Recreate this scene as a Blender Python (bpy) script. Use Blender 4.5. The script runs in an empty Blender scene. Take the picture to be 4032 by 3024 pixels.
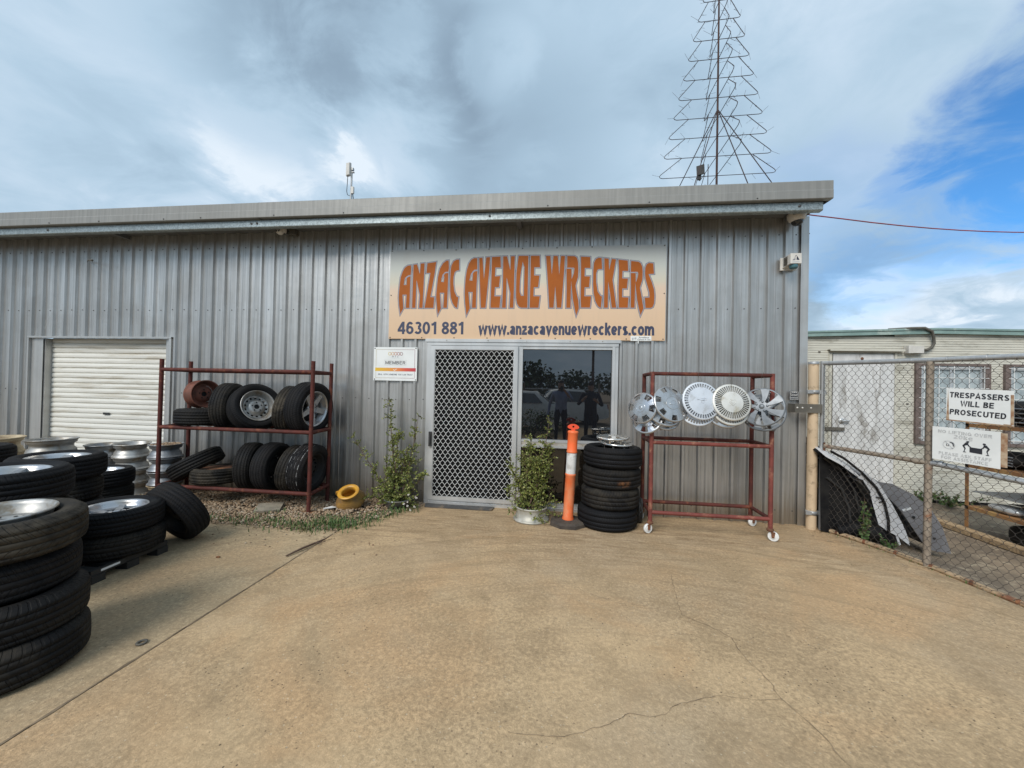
import bpy, bmesh, math, random
from mathutils import Vector, Matrix
R = math.radians
random.seed(11)
S = bpy.context.scene
COL = S.collection
# ---------------------------------------------------------------- camera
cd = bpy.data.cameras.new('camera'); cam = bpy.data.objects.new('camera', cd); COL.objects.link(cam)
cd.sensor_width = 36.0; cd.lens = 13.9155; cd.clip_start = 0.05; cd.clip_end = 2000
_r = Vector((0.99212709, 0.12323046, 0.02231787)); _u = Vector((-0.02087381, -0.01299719, 0.99969763)); _f = Vector((-0.12348327, 0.99229296, 0.01032258))
cam.matrix_world = Matrix(((_r.x, _u.x, -_f.x, 0.0), (_r.y, _u.y, -_f.y, -5.0915), (_r.z, _u.z, -_f.z, 1.5417), (0, 0, 0, 1)))
S.camera = cam
# ---------------------------------------------------------------- sky and sun
SUN_EL, SUN_AZ = 42.0, 203.0          # degrees; azimuth clockwise from +Y (the camera looks to +Y)
SUN_STR, SKY_STR, CLOUD = 2.6, 0.10, 9.3
def sun_dir():
    e, a = R(SUN_EL), R(SUN_AZ)
    return Vector((math.sin(a)*math.cos(e), math.cos(a)*math.cos(e), math.sin(e)))
ld = bpy.data.lights.new('sun', 'SUN'); lo = bpy.data.objects.new('sun', ld); COL.objects.link(lo)
ld.energy = SUN_STR; ld.angle = R(30); ld.color = (1.0, 0.95, 0.88)
lo.rotation_euler = sun_dir().to_track_quat('Z', 'Y').to_euler()
lo.location = (0, -20, 30)
W = bpy.data.worlds.new('World'); S.world = W; W.use_nodes = True
def world():
    nt = W.node_tree; N = nt.nodes; L = nt.links; N.clear()
    def n(t, **k):
        o = N.new(t)
        for a, b in k.items(): setattr(o, a, b)
        return o
    def math_(op, a, b=None, clamp=False):
        o = n('ShaderNodeMath', operation=op); o.use_clamp = clamp
        for i, v in enumerate((a, b)):
            if v is None: continue
            if isinstance(v, (int, float)): o.inputs[i].default_value = v
            else: L.new(v, o.inputs[i])
        return o.outputs[0]
    out = n('ShaderNodeOutputWorld'); bg = n('ShaderNodeBackground'); bg.inputs[1].default_value = SKY_STR
    L.new(bg.outputs[0], out.inputs[0])
    sky = n('ShaderNodeTexSky', sky_type='NISHITA'); sky.sun_disc = False
    sky.sun_elevation = R(SUN_EL); sky.sun_rotation = R(SUN_AZ); sky.air_density = 1.0; sky.dust_density = 0.6; sky.ozone_density = 2.0
    tc = n('ShaderNodeTexCoord'); g = tc.outputs['Generated']
    sep = n('ShaderNodeSeparateXYZ'); L.new(g, sep.inputs[0])
    zz = math_('ADD', math_('MAXIMUM', sep.outputs[2], 0.0), 0.22)
    cmb = n('ShaderNodeCombineXYZ')
    L.new(math_('DIVIDE', sep.outputs[0], zz), cmb.inputs[0]); L.new(math_('DIVIDE', sep.outputs[1], zz), cmb.inputs[1])
    def noise(scale, detail, rough, off, dist=0.0, src=None):
        mp = n('ShaderNodeMapping'); mp.inputs[1].default_value = off; L.new(src or cmb.outputs[0], mp.inputs[0])
        o = n('ShaderNodeTexNoise'); o.inputs['Scale'].default_value = scale; o.inputs['Detail'].default_value = detail
        o.inputs['Roughness'].default_value = rough; o.inputs['Distortion'].default_value = dist; L.new(mp.outputs[0], o.inputs[0])
        return o.outputs[0]
    nA = noise(0.75, 5, 0.5, (23.4, 8.1, 0), 0.4)
    nB = noise(1.9, 6, 0.52, (17.3, 6.2, 0), 0.5)
    nC = noise(3.6, 8, 0.62, (6.3, 14.2, 0), 0.6)
    def blob(d, r0, r1, wobk=1.0):
        """soft patch of sky round a direction; its edge wanders with the noise"""
        wob = 1.5*wobk*(math.cos(R(r0))-math.cos(R(r1)))
        dv = Vector(d).normalized()
        vm = n('ShaderNodeVectorMath', operation='DOT_PRODUCT'); L.new(g, vm.inputs[0]); vm.inputs[1].default_value = dv
        s = math_('ADD', math_('ADD', vm.outputs['Value'], math_('MULTIPLY', math_('SUBTRACT', nB, 0.5), wob)), math_('MULTIPLY', math_('SUBTRACT', nC, 0.5), wob*0.9))
        mr = n('ShaderNodeMapRange', interpolation_type='SMOOTHSTEP'); L.new(s, mr.inputs[0])
        mr.inputs[1].default_value = math.cos(R(r1)); mr.inputs[2].default_value = math.cos(R(r0))
        return mr.outputs[0]
    # how bright the cloud is: noise, plus the heavy and the thin patches of this sky
    b = math_('ADD', math_('MULTIPLY', nA, 0.50), math_('MULTIPLY', nB, 0.54))
    b = math_('ADD', b, math_('MULTIPLY', nC, 0.40))
    for d, r0, r1, k, wob in DARKS: b = math_('SUBTRACT', b, math_('MULTIPLY', blob(d, r0, r1, wob), k))
    for d, r0, r1, k, wob in LIGHTS: b = math_('ADD', b, math_('MULTIPLY', blob(d, r0, r1, wob), k))
    cr = n('ShaderNodeValToRGB'); L.new(b, cr.inputs[0]); e = cr.color_ramp.elements
    cols = [(0.34, (0.235, 0.325, 0.425)), (0.54, (0.345, 0.475, 0.60)), (0.72, (0.43, 0.575, 0.71)), (0.88, (0.53, 0.66, 0.79)), (1.0, (0.72, 0.81, 0.90))]
    e[0].position = cols[0][0]; e[0].color = (*cols[0][1], 1); e[1].position = 1.0; e[1].color = (*cols[-1][1], 1)
    for ps, c in cols[1:-1]: q = e.new(ps); q.color = (*c, 1)
    sc = n('ShaderNodeVectorMath', operation='SCALE'); L.new(cr.outputs[0], sc.inputs[0]); sc.inputs['Scale'].default_value = CLOUD
    # openings
    op = None
    for d, r0, r1, k, wob in HOLES:
        h = math_('MULTIPLY', blob(d, r0, r1, wob), k); op = h if op is None else math_('MAXIMUM', op, h)
    mx = n('ShaderNodeMix', data_type='RGBA'); L.new(op, mx.inputs[0]); L.new(sc.outputs[0], mx.inputs[6])
    tint = n('ShaderNodeVectorMath', operation='MULTIPLY'); L.new(sky.outputs[0], tint.inputs[0]); tint.inputs[1].default_value = (0.54, 1.10, 1.52)
    L.new(tint.outputs[0], mx.inputs[7])
    L.new(mx.outputs[2], bg.inputs[0])
DARKS = [((-0.36, 0.70, 0.62), 2, 19, 0.34, 1.1), ((-0.50, 0.62, 0.60), 2, 14, 0.16, 1.2), ((-0.14, 0.85, 0.50), 2, 16, 0.16, 1.3), ((0.57, 0.80, 0.19), 1, 9, 0.24, 1.6), ((0.66, 0.74, 0.15), 1, 6, 0.22, 1.6), ((-0.76, 0.48, 0.42), 4, 20, 0.05, 1.4)]
LIGHTS = [((-0.135, 0.765, 0.63), 0.5, 6, 0.22, 1.8), ((-0.391, 0.746, 0.54), 1, 14, 0.16, 1.8), ((-0.33, 0.79, 0.50), 0.5, 10, 0.30, 1.6), ((-0.55, 0.72, 0.43), 1, 10, 0.16, 1.6), ((0.603, 0.786, 0.135), 1, 8, 0.36, 1.6), ((0.66, 0.73, 0.10), 1, 9, 0.30, 1.6), ((-0.62, 0.70, 0.34), 1, 13, 0.10, 1.8), ((-0.72, 0.55, 0.42), 3, 22, 0.06, 1.5), ((0.45, 0.75, 0.48), 3, 16, 0.06, 1.5)]
HOLES = [((0.695, 0.630, 0.365), 3, 11.5, 1.0, 1.5), ((0.62, 0.72, 0.31), 1, 8, 0.6, 1.6), ((0.47, 0.78, 0.34), 1, 10, 0.25, 1.6), ((0.56, 0.81, 0.24), 1, 6, 0.35, 1.6), ((-0.6, -0.5, 0.6), 6, 20, 0.8, 1.0)]
world()
vs = S.view_settings
vs.view_transform = 'Standard'; vs.look = 'None'; vs.exposure = 0.25; vs.gamma = 1.0; vs.use_curve_mapping = False
S.cycles.use_denoising = True; S.cycles.max_bounces = 8
# ---------------------------------------------------------------- helpers
class MB:
    """collects shapes and links them as one mesh object"""
    def __init__(s): s.v = []; s.f = []; s.m = []; s.sm = []
    def add(s, vs, fs, mat=0, smooth=False):
        b = len(s.v); s.v += [tuple(v) for v in vs]
        for f in fs: s.f.append(tuple(b+i for i in f)); s.m.append(mat); s.sm.append(smooth)
    def box(s, x0, x1, y0, y1, z0, z1, mat=0):
        s.add([(x0,y0,z0),(x1,y0,z0),(x1,y1,z0),(x0,y1,z0),(x0,y0,z1),(x1,y0,z1),(x1,y1,z1),(x0,y1,z1)],
              [(0,3,2,1),(4,5,6,7),(0,1,5,4),(1,2,6,5),(2,3,7,6),(3,0,4,7)], mat)
    def obox(s, c, ax, h, mat=0):
        c = Vector(c); a = [Vector(x).normalized()*k for x, k in zip(ax, h)]
        P = [c+sx*a[0]+sy*a[1]+sz*a[2] for sz in (-1,1) for sx, sy in ((-1,-1),(1,-1),(1,1),(-1,1))]
        s.add(P, [(0,3,2,1),(4,5,6,7),(0,1,5,4),(1,2,6,5),(2,3,7,6),(3,0,4,7)], mat)
    def tube(s, pts, r, n=8, mat=0, cap=True, closed=False, smooth=True):
        P = [Vector(p) for p in pts]; m = len(P); rs = r if isinstance(r, (list, tuple)) else [r]*m
        rings = []; prev = None
        for i, p in enumerate(P):
            if closed: t = P[(i+1) % m]-P[i-1]
            else: t = (P[min(i+1, m-1)]-P[max(i-1, 0)])
            t.normalize()
            if prev is None:
                up = Vector((0,0,1)) if abs(t.z) < 0.9 else Vector((1,0,0))
                a = t.cross(up).normalized()
            else:
                a = prev-t*prev.dot(t)
                a = a.normalized() if a.length > 1e-6 else t.orthogonal().normalized()
            prev = a; b = t.cross(a)
            rings.append([p+rs[i]*(math.cos(2*math.pi*k/n)*a+math.sin(2*math.pi*k/n)*b) for k in range(n)])
        vs = [q for rg in rings for q in rg]; fs = []
        for i in range(m if closed else m-1):
            j = (i+1) % m
            for k in range(n): fs.append((i*n+k, i*n+(k+1) % n, j*n+(k+1) % n, j*n+k))
        s.add(vs, fs, mat, smooth)
        if cap and not closed:
            s.add(rings[0], [tuple(range(n))[::-1]], mat); s.add(rings[-1], [tuple(range(n))], mat)
    def lathe(s, prof, n=32, M=None, mat=0, closed=False, smooth=True, a0=0.0, a1=2*math.pi):
        full = abs(a1-a0-2*math.pi) < 1e-6; m = len(prof); k = n if full else n+1; vs = []
        for i in range(k):
            a = a0+(a1-a0)*i/n
            for r, z in prof:
                p = Vector((r*math.cos(a), r*math.sin(a), z)); vs.append(M @ p if M else p)
        fs = []
        for i in range(n):
            j = (i+1) % k
            for q in range(m if closed else m-1):
                w = (q+1) % m; fs.append((i*m+q, j*m+q, j*m+w, i*m+w))
        s.add(vs, fs, mat, smooth)
    def sphere(s, c, r, n=12, m=8, mat=0, sc=(1,1,1)):
        prof = [(r*math.sin(math.pi*i/m), -r*math.cos(math.pi*i/m)) for i in range(m+1)]
        s.lathe(prof, n, Matrix.Translation(Vector(c)) @ Matrix.Diagonal((*sc, 1)), mat)
    def prism(s, poly, o, u, w, d0, d1, mat=0):
        """polygon (a,b) -> o + a*u + b*w, extruded along u x w from d0 to d1"""
        o, u, w = Vector(o), Vector(u), Vector(w); nn = u.cross(w).normalized(); k = len(poly)
        A = [o+a*u+b*w+nn*d0 for a, b in poly]; B = [o+a*u+b*w+nn*d1 for a, b in poly]
        s.add(A+B, [tuple(range(k))[::-1], tuple(range(k, 2*k))]+[(i, (i+1) % k, k+(i+1) % k, k+i) for i in range(k)], mat)
    def mesh(s, name, mats):
        me = bpy.data.meshes.new(name); me.from_pydata(s.v, [], s.f)
        for m in (mats if isinstance(mats, (list, tuple)) else [mats]): me.materials.append(m)
        me.polygons.foreach_set('material_index', s.m); me.polygons.foreach_set('use_smooth', s.sm)
        bm = bmesh.new(); bm.from_mesh(me); bmesh.ops.recalc_face_normals(bm, faces=bm.faces[:]); bm.to_mesh(me); bm.free()
        me.update(); return me
    def build(s, name, mats, parent=None, world=True, **k):
        return link(name, s.mesh(name, mats), parent, world)
def link(name, me, parent=None, world=True):
    o = bpy.data.objects.new(name, me); COL.objects.link(o)
    if parent is not None:
        o.parent = parent
        if world and parent.parent is None and parent.type == 'EMPTY': o.location = -parent.location
    return o
def tag(o, label, cat, group=None, kind=None):
    o['label'] = label; o['category'] = cat
    if group: o['group'] = group
    if kind: o['kind'] = kind
    return o
def thing(name, label, cat, loc=(0,0,0), group=None):
    o = bpy.data.objects.new(name, None); COL.objects.link(o); o.location = loc; o.empty_display_size = 0.1
    return tag(o, label, cat, group)
def structure(o): o['kind'] = 'structure'; return o
def stuff(o, label=None, cat=None):
    o['kind'] = 'stuff'
    if label: o['label'] = label; o['category'] = cat
    return o
def curve_mesh(cu):
    t = bpy.data.objects.new('tmp', cu); COL.objects.link(t)
    dg = bpy.context.evaluated_depsgraph_get(); dg.update()
    me = bpy.data.meshes.new_from_object(t.evaluated_get(dg)); bpy.data.objects.remove(t); return me
def frame_map(me, o, u, w):
    o, u, w = Vector(o), Vector(u), Vector(w); nn = u.cross(w).normalized()
    for v in me.vertices: c = v.co.copy(); v.co = o+c.x*u+c.y*w+c.z*nn
    me.update()
def lettering(name, body, mat, o, u, w, wid, hgt, parent, bold=0.0, world=True, shear=0.0, space=1.0):
    """writing: flat letters whose lower left corner is o, fitted to wid x hgt along u and w"""
    cu = bpy.data.curves.new(name, 'FONT'); cu.body = body; cu.size = 1.0; cu.offset = bold; cu.fill_mode = 'FRONT'
    cu.shear = shear; cu.space_character = space; cu.resolution_u = 4; cu.align_x = 'CENTER' if '\n' in body else 'LEFT'
    me = curve_mesh(cu)
    X = [v.co.x for v in me.vertices]; Y = [v.co.y for v in me.vertices]
    x0, x1, y0, y1 = min(X), max(X), min(Y), max(Y)
    for v in me.vertices: v.co.x = (v.co.x-x0)/(x1-x0)*wid; v.co.y = (v.co.y-y0)/(y1-y0)*hgt
    frame_map(me, o, u, w); me.materials.clear(); me.materials.append(mat); me.name = name
    return link(name, me, parent, world)
def filled(name, contours, mat, o, u, w, parent, offset=0.0, world=True):
    """flat filled shapes; each entry is [outline, hole, ...]"""
    cu = bpy.data.curves.new(name, 'CURVE'); cu.dimensions = '2D'; cu.fill_mode = 'FRONT'; cu.offset = offset
    for c in contours:
        for ring in c:
            sp = cu.splines.new('POLY'); sp.points.add(len(ring)-1); sp.use_cyclic_u = True
            for i, (a, b) in enumerate(ring): sp.points[i].co = (a, b, 0, 1)
    me = curve_mesh(cu); frame_map(me, o, u, w); me.materials.clear(); me.materials.append(mat); me.name = name
    return link(name, me, parent, world)
def inset(ring, d, limit=3.2):
    """move every edge of a closed outline inward by d (outward if negative), with limited corners"""
    n = len(ring); A = sum(ring[i][0]*ring[(i+1) % n][1]-ring[(i+1) % n][0]*ring[i][1] for i in range(n)); sg = 1 if A > 0 else -1; out = []
    for i in range(n):
        p, q, r = Vector(ring[i-1]), Vector(ring[i]), Vector(ring[(i+1) % n])
        a, b = (q-p).normalized(), (r-q).normalized(); na, nb = Vector((-a.y, a.x))*sg, Vector((-b.y, b.x))*sg
        m = na+nb; l = m.length
        if l < 1e-4: m = na; k = 1.0
        else: m = m/l; k = min(1/max(m.dot(na), 0.05), limit)
        out.append(tuple(q+m*d*k))
    return out
def axis_frame(a, up=(0,0,1)):
    a = Vector(a).normalized(); up = Vector(up)
    if abs(a.dot(up)) > 0.98: up = Vector((0,1,0))
    x = up.cross(a).normalized(); y = a.cross(x)
    return Matrix(((x.x,y.x,a.x),(x.y,y.y,a.y),(x.z,y.z,a.z)))
def place(o, loc, a=(0,0,1), spin=0.0):
    o.matrix_world = Matrix.Translation(Vector(loc)) @ (axis_frame(a) @ Matrix.Rotation(spin, 3, 'Z')).to_4x4()
    return o
def gz(x, y=0):
    t = min(max((x-3.1)/1.3, 0), 1); return -0.25*t*t*(3-2*t)
X, Y, Z = Vector((1,0,0)), Vector((0,1,0)), Vector((0,0,1))
# ---------------------------------------------------------------- materials
def newmat(name):
    m = bpy.data.materials.new(name); m.use_nodes = True; nt = m.node_tree; nt.nodes.clear()
    out = nt.nodes.new('ShaderNodeOutputMaterial'); b = nt.nodes.new('ShaderNodeBsdfPrincipled'); nt.links.new(b.outputs[0], out.inputs[0])
    return m, nt, b
class NT:
    def __init__(s, nt): s.nt = nt
    def n(s, t, **k):
        o = s.nt.nodes.new(t)
        for a, b in k.items(): setattr(o, a, b)
        return o
    def put(s, sock, v):
        if v is None: return
        if isinstance(v, (int, float)): sock.default_value = v
        elif isinstance(v, (tuple, list)): sock.default_value = (*v, 1) if len(v) == 3 and sock.type == 'RGBA' else v
        else: s.nt.links.new(v, sock)
    def math(s, op, a, b=None, c=None, clamp=False):
        o = s.n('ShaderNodeMath', operation=op); o.use_clamp = clamp
        for i, v in enumerate((a, b, c)): s.put(o.inputs[i], v)
        return o.outputs[0]
    def co(s, kind='Object', scale=(1,1,1), loc=(0,0,0), rot=(0,0,0)):
        t = s.n('ShaderNodeTexCoord'); m = s.n('ShaderNodeMapping'); m.inputs[3].default_value = scale; m.inputs[1].default_value = loc; m.inputs[2].default_value = rot
        s.nt.links.new(t.outputs[kind], m.inputs[0]); return m.outputs[0]
    def noise(s, co, scale, detail=4, rough=0.55, dist=0.0):
        o = s.n('ShaderNodeTexNoise'); s.put(o.inputs['Vector'], co); o.inputs['Scale'].default_value = scale
        o.inputs['Detail'].default_value = detail; o.inputs['Roughness'].default_value = rough; o.inputs['Distortion'].default_value = dist
        return o.outputs[0]
    def step(s, v, a, b): 
        o = s.n('ShaderNodeMapRange', interpolation_type='SMOOTHSTEP'); s.put(o.inputs[0], v); o.inputs[1].default_value = a; o.inputs[2].default_value = b
        return o.outputs[0]
    def mix(s, f, a, b, mode='MIX'):
        o = s.n('ShaderNodeMix', data_type='RGBA', blend_type=mode); s.put(o.inputs[0], f); s.put(o.inputs[6], a); s.put(o.inputs[7], b); return o.outputs[2]
    def bump(s, h, strength, dist=0.01):
        o = s.n('ShaderNodeBump'); o.inputs['Strength'].default_value = strength; o.inputs['Distance'].default_value = dist; s.put(o.inputs['Height'], h); return o.outputs[0]
def M(name, c1, c2=None, scale=6, rough=0.6, metal=0.0, bump=0.0, bscale=60, spec=0.5, lo=0.35, hi=0.65, rvar=0.1, stretch=(1,1,1), c3=None, s3=2.0, kind='Object', coat=0.0):
    """a base colour broken up by one or two noises, uneven roughness, optional bump"""
    m, nt, b = newmat(name); T = NT(nt); co = T.co(kind, stretch)
    c2 = c2 or tuple(min(1, k*0.75) for k in c1)
    f = T.step(T.noise(co, scale, 5, 0.6), lo, hi); col = T.mix(f, c1, c2)
    if c3: col = T.mix(T.step(T.noise(co, s3, 6, 0.65, 0.4), 0.52, 0.66), col, c3)
    T.put(b.inputs['Base Color'], col)
    T.put(b.inputs['Roughness'], T.math('ADD', T.math('MULTIPLY', T.noise(co, scale*2.3, 3), rvar*2), rough-rvar, clamp=True))
    b.inputs['Metallic'].default_value = metal; b.inputs['Specular IOR Level'].default_value = spec; b.inputs['Coat Weight'].default_value = coat
    if bump: T.put(b.inputs['Normal'], T.bump(T.noise(co, bscale, 4, 0.6), bump, 0.004))
    return m
# ---------------------------------------------------------------- plain bold sans letters drawn with even strokes
def glyphs(t):
    h = t/2; x = .74
    def A(cx, cy, rx, ry, a0, a1, n=None):
        n = n or max(6, int(abs(a1-a0)/16)); return [(cx+rx*math.cos(R(a0+(a1-a0)*i/n)), cy+ry*math.sin(R(a0+(a1-a0)*i/n))) for i in range(n+1)]
    O = lambda cx, cy, rx, ry: A(cx, cy, rx-h, ry-h, 0, 360, 26)
    G = {}
    G['0'] = (.58, [O(.29,.5,.29,.5)]); G['1'] = (.46, [[(.33,0),(.33,1)],[(.05,.76),(.18,.79),(.30,.90)]])
    G['2'] = (.58, [A(.29,.71,.28-h,.29-h,165,-25)+[(.10,.15)],[(.02,h),(.57,h)]])
    G['3'] = (.58, [A(.28,.745,.26-h,.255-h,150,-90),A(.28,.29,.29-h,.29-h,90,-155)]); G['4'] = (.60, [[(.43,0),(.43,1)],[(.40,.93),(.08,.33)],[(.0,.285),(.60,.285)]])
    G['6'] = (.58, [O(.29,.33,.29,.33),A(.30,.5,.30-h,.5-h,178,45)]); G['8'] = (.58, [O(.29,.745,.265,.255),O(.29,.285,.29,.285)])
    G['w'] = (.90, [[(h*.8,x),(.25,.02),(.45,x*.96),(.65,.02),(.90-h*.8,x)],[(h*1.05,x),(.26,.02)],[(.64,.02),(.90-h*1.05,x)]]); G['.'] = (t*1.05, [[(0,h),(t*1.05,h)]])
    G['a'] = (.55, [A(.27,x-.24,.24-h*.9,.24-h,165,0)+[(.27+.24-h*.9,0)],[(.46,.44),(.26,.41)]+A(.22,.22,.21-h,.20-h,90,280)+[(.36,.11),(.44,.22)]])
    G['n'] = (.55, [[(h,0),(h,x)],[(h,.40)]+A(.275,.44,.275-h,x-.44-h,180,0)+[(.55-h,0)]]); G['z'] = (.50, [[(.03,x-h),(.46,x-h)],[(.42,x-t),(.09,t)],[(.0,h),(.50,h)]])
    G['c'] = (.54, [A(.28,x/2,.28-h,x/2-h,42,318)]); G['v'] = (.58, [[(h*.8,x),(.29,.02),(.58-h*.8,x)],[(h*1.05,x),(.30,.02)]]); G['e'] = (.56, [[(h,x/2-.01),(.56-h,x/2-.01)],A(.28,x/2,.28-h,x/2-h,0,318)])
    G['u'] = (.55, [[(h,x),(h,.30)]+A(.275,.28,.275-h,.28-h,180,355),[(.55-h,x),(.55-h,0)]]); G['r'] = (.38, [[(h,0),(h,x)],[(h,.36)]+A(.36,.42,.36-h,x-.42-h,180,95)])
    G['k'] = (.54, [[(h,0),(h,1)],[(.47,x),(h,.30)],[(.24,.42),(.47,0)]]); G['s'] = (.52, [A(.26,x-.205,.24-h,.205-h,25,270)+A(.26,.205,.26-h,.205-h,90,-155)])
    G['o'] = (.58, [O(.29,x/2,.29,x/2)]); G['m'] = (.86, [[(h,0),(h,x)],[(h,.42)]+A(.255,.46,.255-h,x-.46-h,180,0)+[(.51-h,0)],[(.51-h,.42)]+A(.685-h*.9,.46,.255-h,x-.46-h,180,0)+[(.86-h,0)]])
    G['t'] = (.34, [[(.15,.98),(.15,.14),(.22,h),(.34,h)],[(0,x-h),(.33,x-h)]]); G['q'] = (.56, [O(.28,x/2,.28,x/2),[(.56-h,x),(.56-h,-.22)]]); G['l'] = (t, [[(h,0),(h,1)]]); G['d'] = (.56, [O(.28,x/2,.28,x/2),[(.56-h,0),(.56-h,1)]])
    G['g'] = (.56, [O(.28,.41,.28,.33),[(.56-h,x),(.56-h,.02)]+A(.28,.02,.28-h,.20-h*.5,0,-150)])
    G['A'] = (.72, [[(h*.6,0),(.36,.98),(.72-h*.6,0)],[(.18,.28),(.54,.28)]]); G['B'] = (.66, [[(h,0),(h,1)],[(h,1-h),(.36,1-h)]+A(.36,.755,.26-h,.245-h,90,-90)+[(h,.51)],[(.36,.51)]+A(.37,.275,.29-h,.275-h,80,-90)+[(h,h)]])
    G['C'] = (.70, [A(.36,.5,.36-h,.5-h,45,315)]); G['D'] = (.70, [[(h,0),(h,1)],[(h,1-h),(.32,1-h)]+A(.32,.5,.38-h,.5-h,90,-90)+[(h,h)]])
    G['E'] = (.62, [[(h,0),(h,1)],[(h,1-h),(.60,1-h)],[(h,.52),(.56,.52)],[(h,h),(.62,h)]]); G['F'] = (.58, [[(h,0),(h,1)],[(h,1-h),(.58,1-h)],[(h,.50),(.53,.50)]])
    G['G'] = (.74, [A(.37,.5,.37-h,.5-h,45,330),[(.74-h,0.02),(.74-h,.42)],[(.42,.46),(.74,.46)]]); G['I'] = (t, [[(h,0),(h,1)]]); G['K'] = (.70, [[(h,0),(h,1)],[(.62,1),(h,.38)],[(.27,.58),(.63,0)]])
    G['L'] = (.58, [[(h,0),(h,1)],[(h,h),(.58,h)]]); G['M'] = (.82, [[(h,0),(h,1)],[(h*1.1,.97),(.41,.08),(.82-h*1.1,.97)],[(.82-h,0),(.82-h,1)]]); G['N'] = (.70, [[(h,0),(h,1)],[(h*1.1,.95),(.70-h*1.1,.05)],[(.70-h,0),(.70-h,1)]])
    G['O'] = (.76, [O(.38,.5,.38,.5)]); G['P'] = (.64, [[(h,0),(h,1)],[(h,1-h),(.36,1-h)]+A(.36,.70,.28-h,.30-h,90,-90)+[(h,.40+h)]]); G['R'] = (.70, [[(h,0),(h,1)],[(h,1-h),(.38,1-h)]+A(.38,.72,.28-h,.28-h,90,-90)+[(h,.44+h)],[(.36,.50),(.62,0)]])
    G['S'] = (.66, [A(.33,.735,.31-h,.265-h,20,270)+A(.33,.275,.33-h,.275-h,90,-160)]); G['T'] = (.62, [[(.31,0),(.31,1)],[(0,1-h),(.62,1-h)]]); G['U'] = (.70, [[(h,1),(h,.34)]+A(.35,.34,.35-h,.34-h,180,360)+[(.70-h,1)]])
    G['H'] = (.68, [[(h,0),(h,1)],[(.68-h,0),(.68-h,1)],[(h,.51),(.68-h,.51)]])
    G['V'] = (.68, [[(h*.7,1),(.34,.01),(.68-h*.7,1)]]); G['W'] = (.98, [[(h*.7,1),(.27,.01),(.49,.97),(.71,.01),(.98-h*.7,1)]]); G['Y'] = (.68, [[(h*.7,1),(.34,.44),(.68-h*.7,1)],[(.34,0),(.34,.46)]]); G[' '] = (.30, [])
    return G
def sansline(name, text, mat, o, u, w, wid, hgt, parent, t=.19, gap=.09):
    """one line of even stroke letters fitted to wid x hgt; strokes of a letter lie a tenth of a millimetre apart"""
    G = glyphs(t); x = 0; P = []
    for ch in text:
        a, sts = G[ch]; 
        for k, s in enumerate(sts): P.append((k, [(x+p, q) for p, q in s], len(s) > 20 and math.dist(s[0], s[-1]) < 1e-6))
        x += a+gap
    x -= gap; lo = min([q for _, s, _ in P for _, q in s]); top = 1.0 if any(c.isupper() or c.isdigit() or c in 'kltd' for c in text) else .74
    sx, sz = wid/x, hgt/top; o, u, w = Vector(o), Vector(u), Vector(w); nn = u.cross(w).normalized(); b = MB()
    for k, s, cl in P:
        s = s[:-1] if cl else s; n = len(s); L_, R_ = [], []
        for i, q in enumerate(s):
            p0, p1 = (s[i-1], s[(i+1) % n]) if cl else (s[max(i-1,0)], s[min(i+1,n-1)])
            d0 = Vector((q[0]-p0[0], q[1]-p0[1])); d1 = Vector((p1[0]-q[0], p1[1]-q[1])); d0 = d0 if d0.length > 1e-9 else d1; d1 = d1 if d1.length > 1e-9 else d0
            n0, n1 = Vector((-d0.y, d0.x)).normalized(), Vector((-d1.y, d1.x)).normalized(); m = n0+n1; m = m.normalized() if m.length > 1e-6 else n0; kk = min(1/max(m.dot(n0), .1), 1.9)*t/2
            L_.append((q[0]+m.x*kk, q[1]+m.y*kk)); R_.append((q[0]-m.x*kk, q[1]-m.y*kk))
        vs = [o+u*(a*sx)+w*(c*sz)+nn*(.0001*k) for pr in zip(L_, R_) for a, c in pr]
        b.add(vs, [(2*i, 2*i+1, (2*i+3) % (2*n), (2*i+2) % (2*n)) for i in range(n if cl else n-1)])
    return b.build(name, mat, parent)
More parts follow.
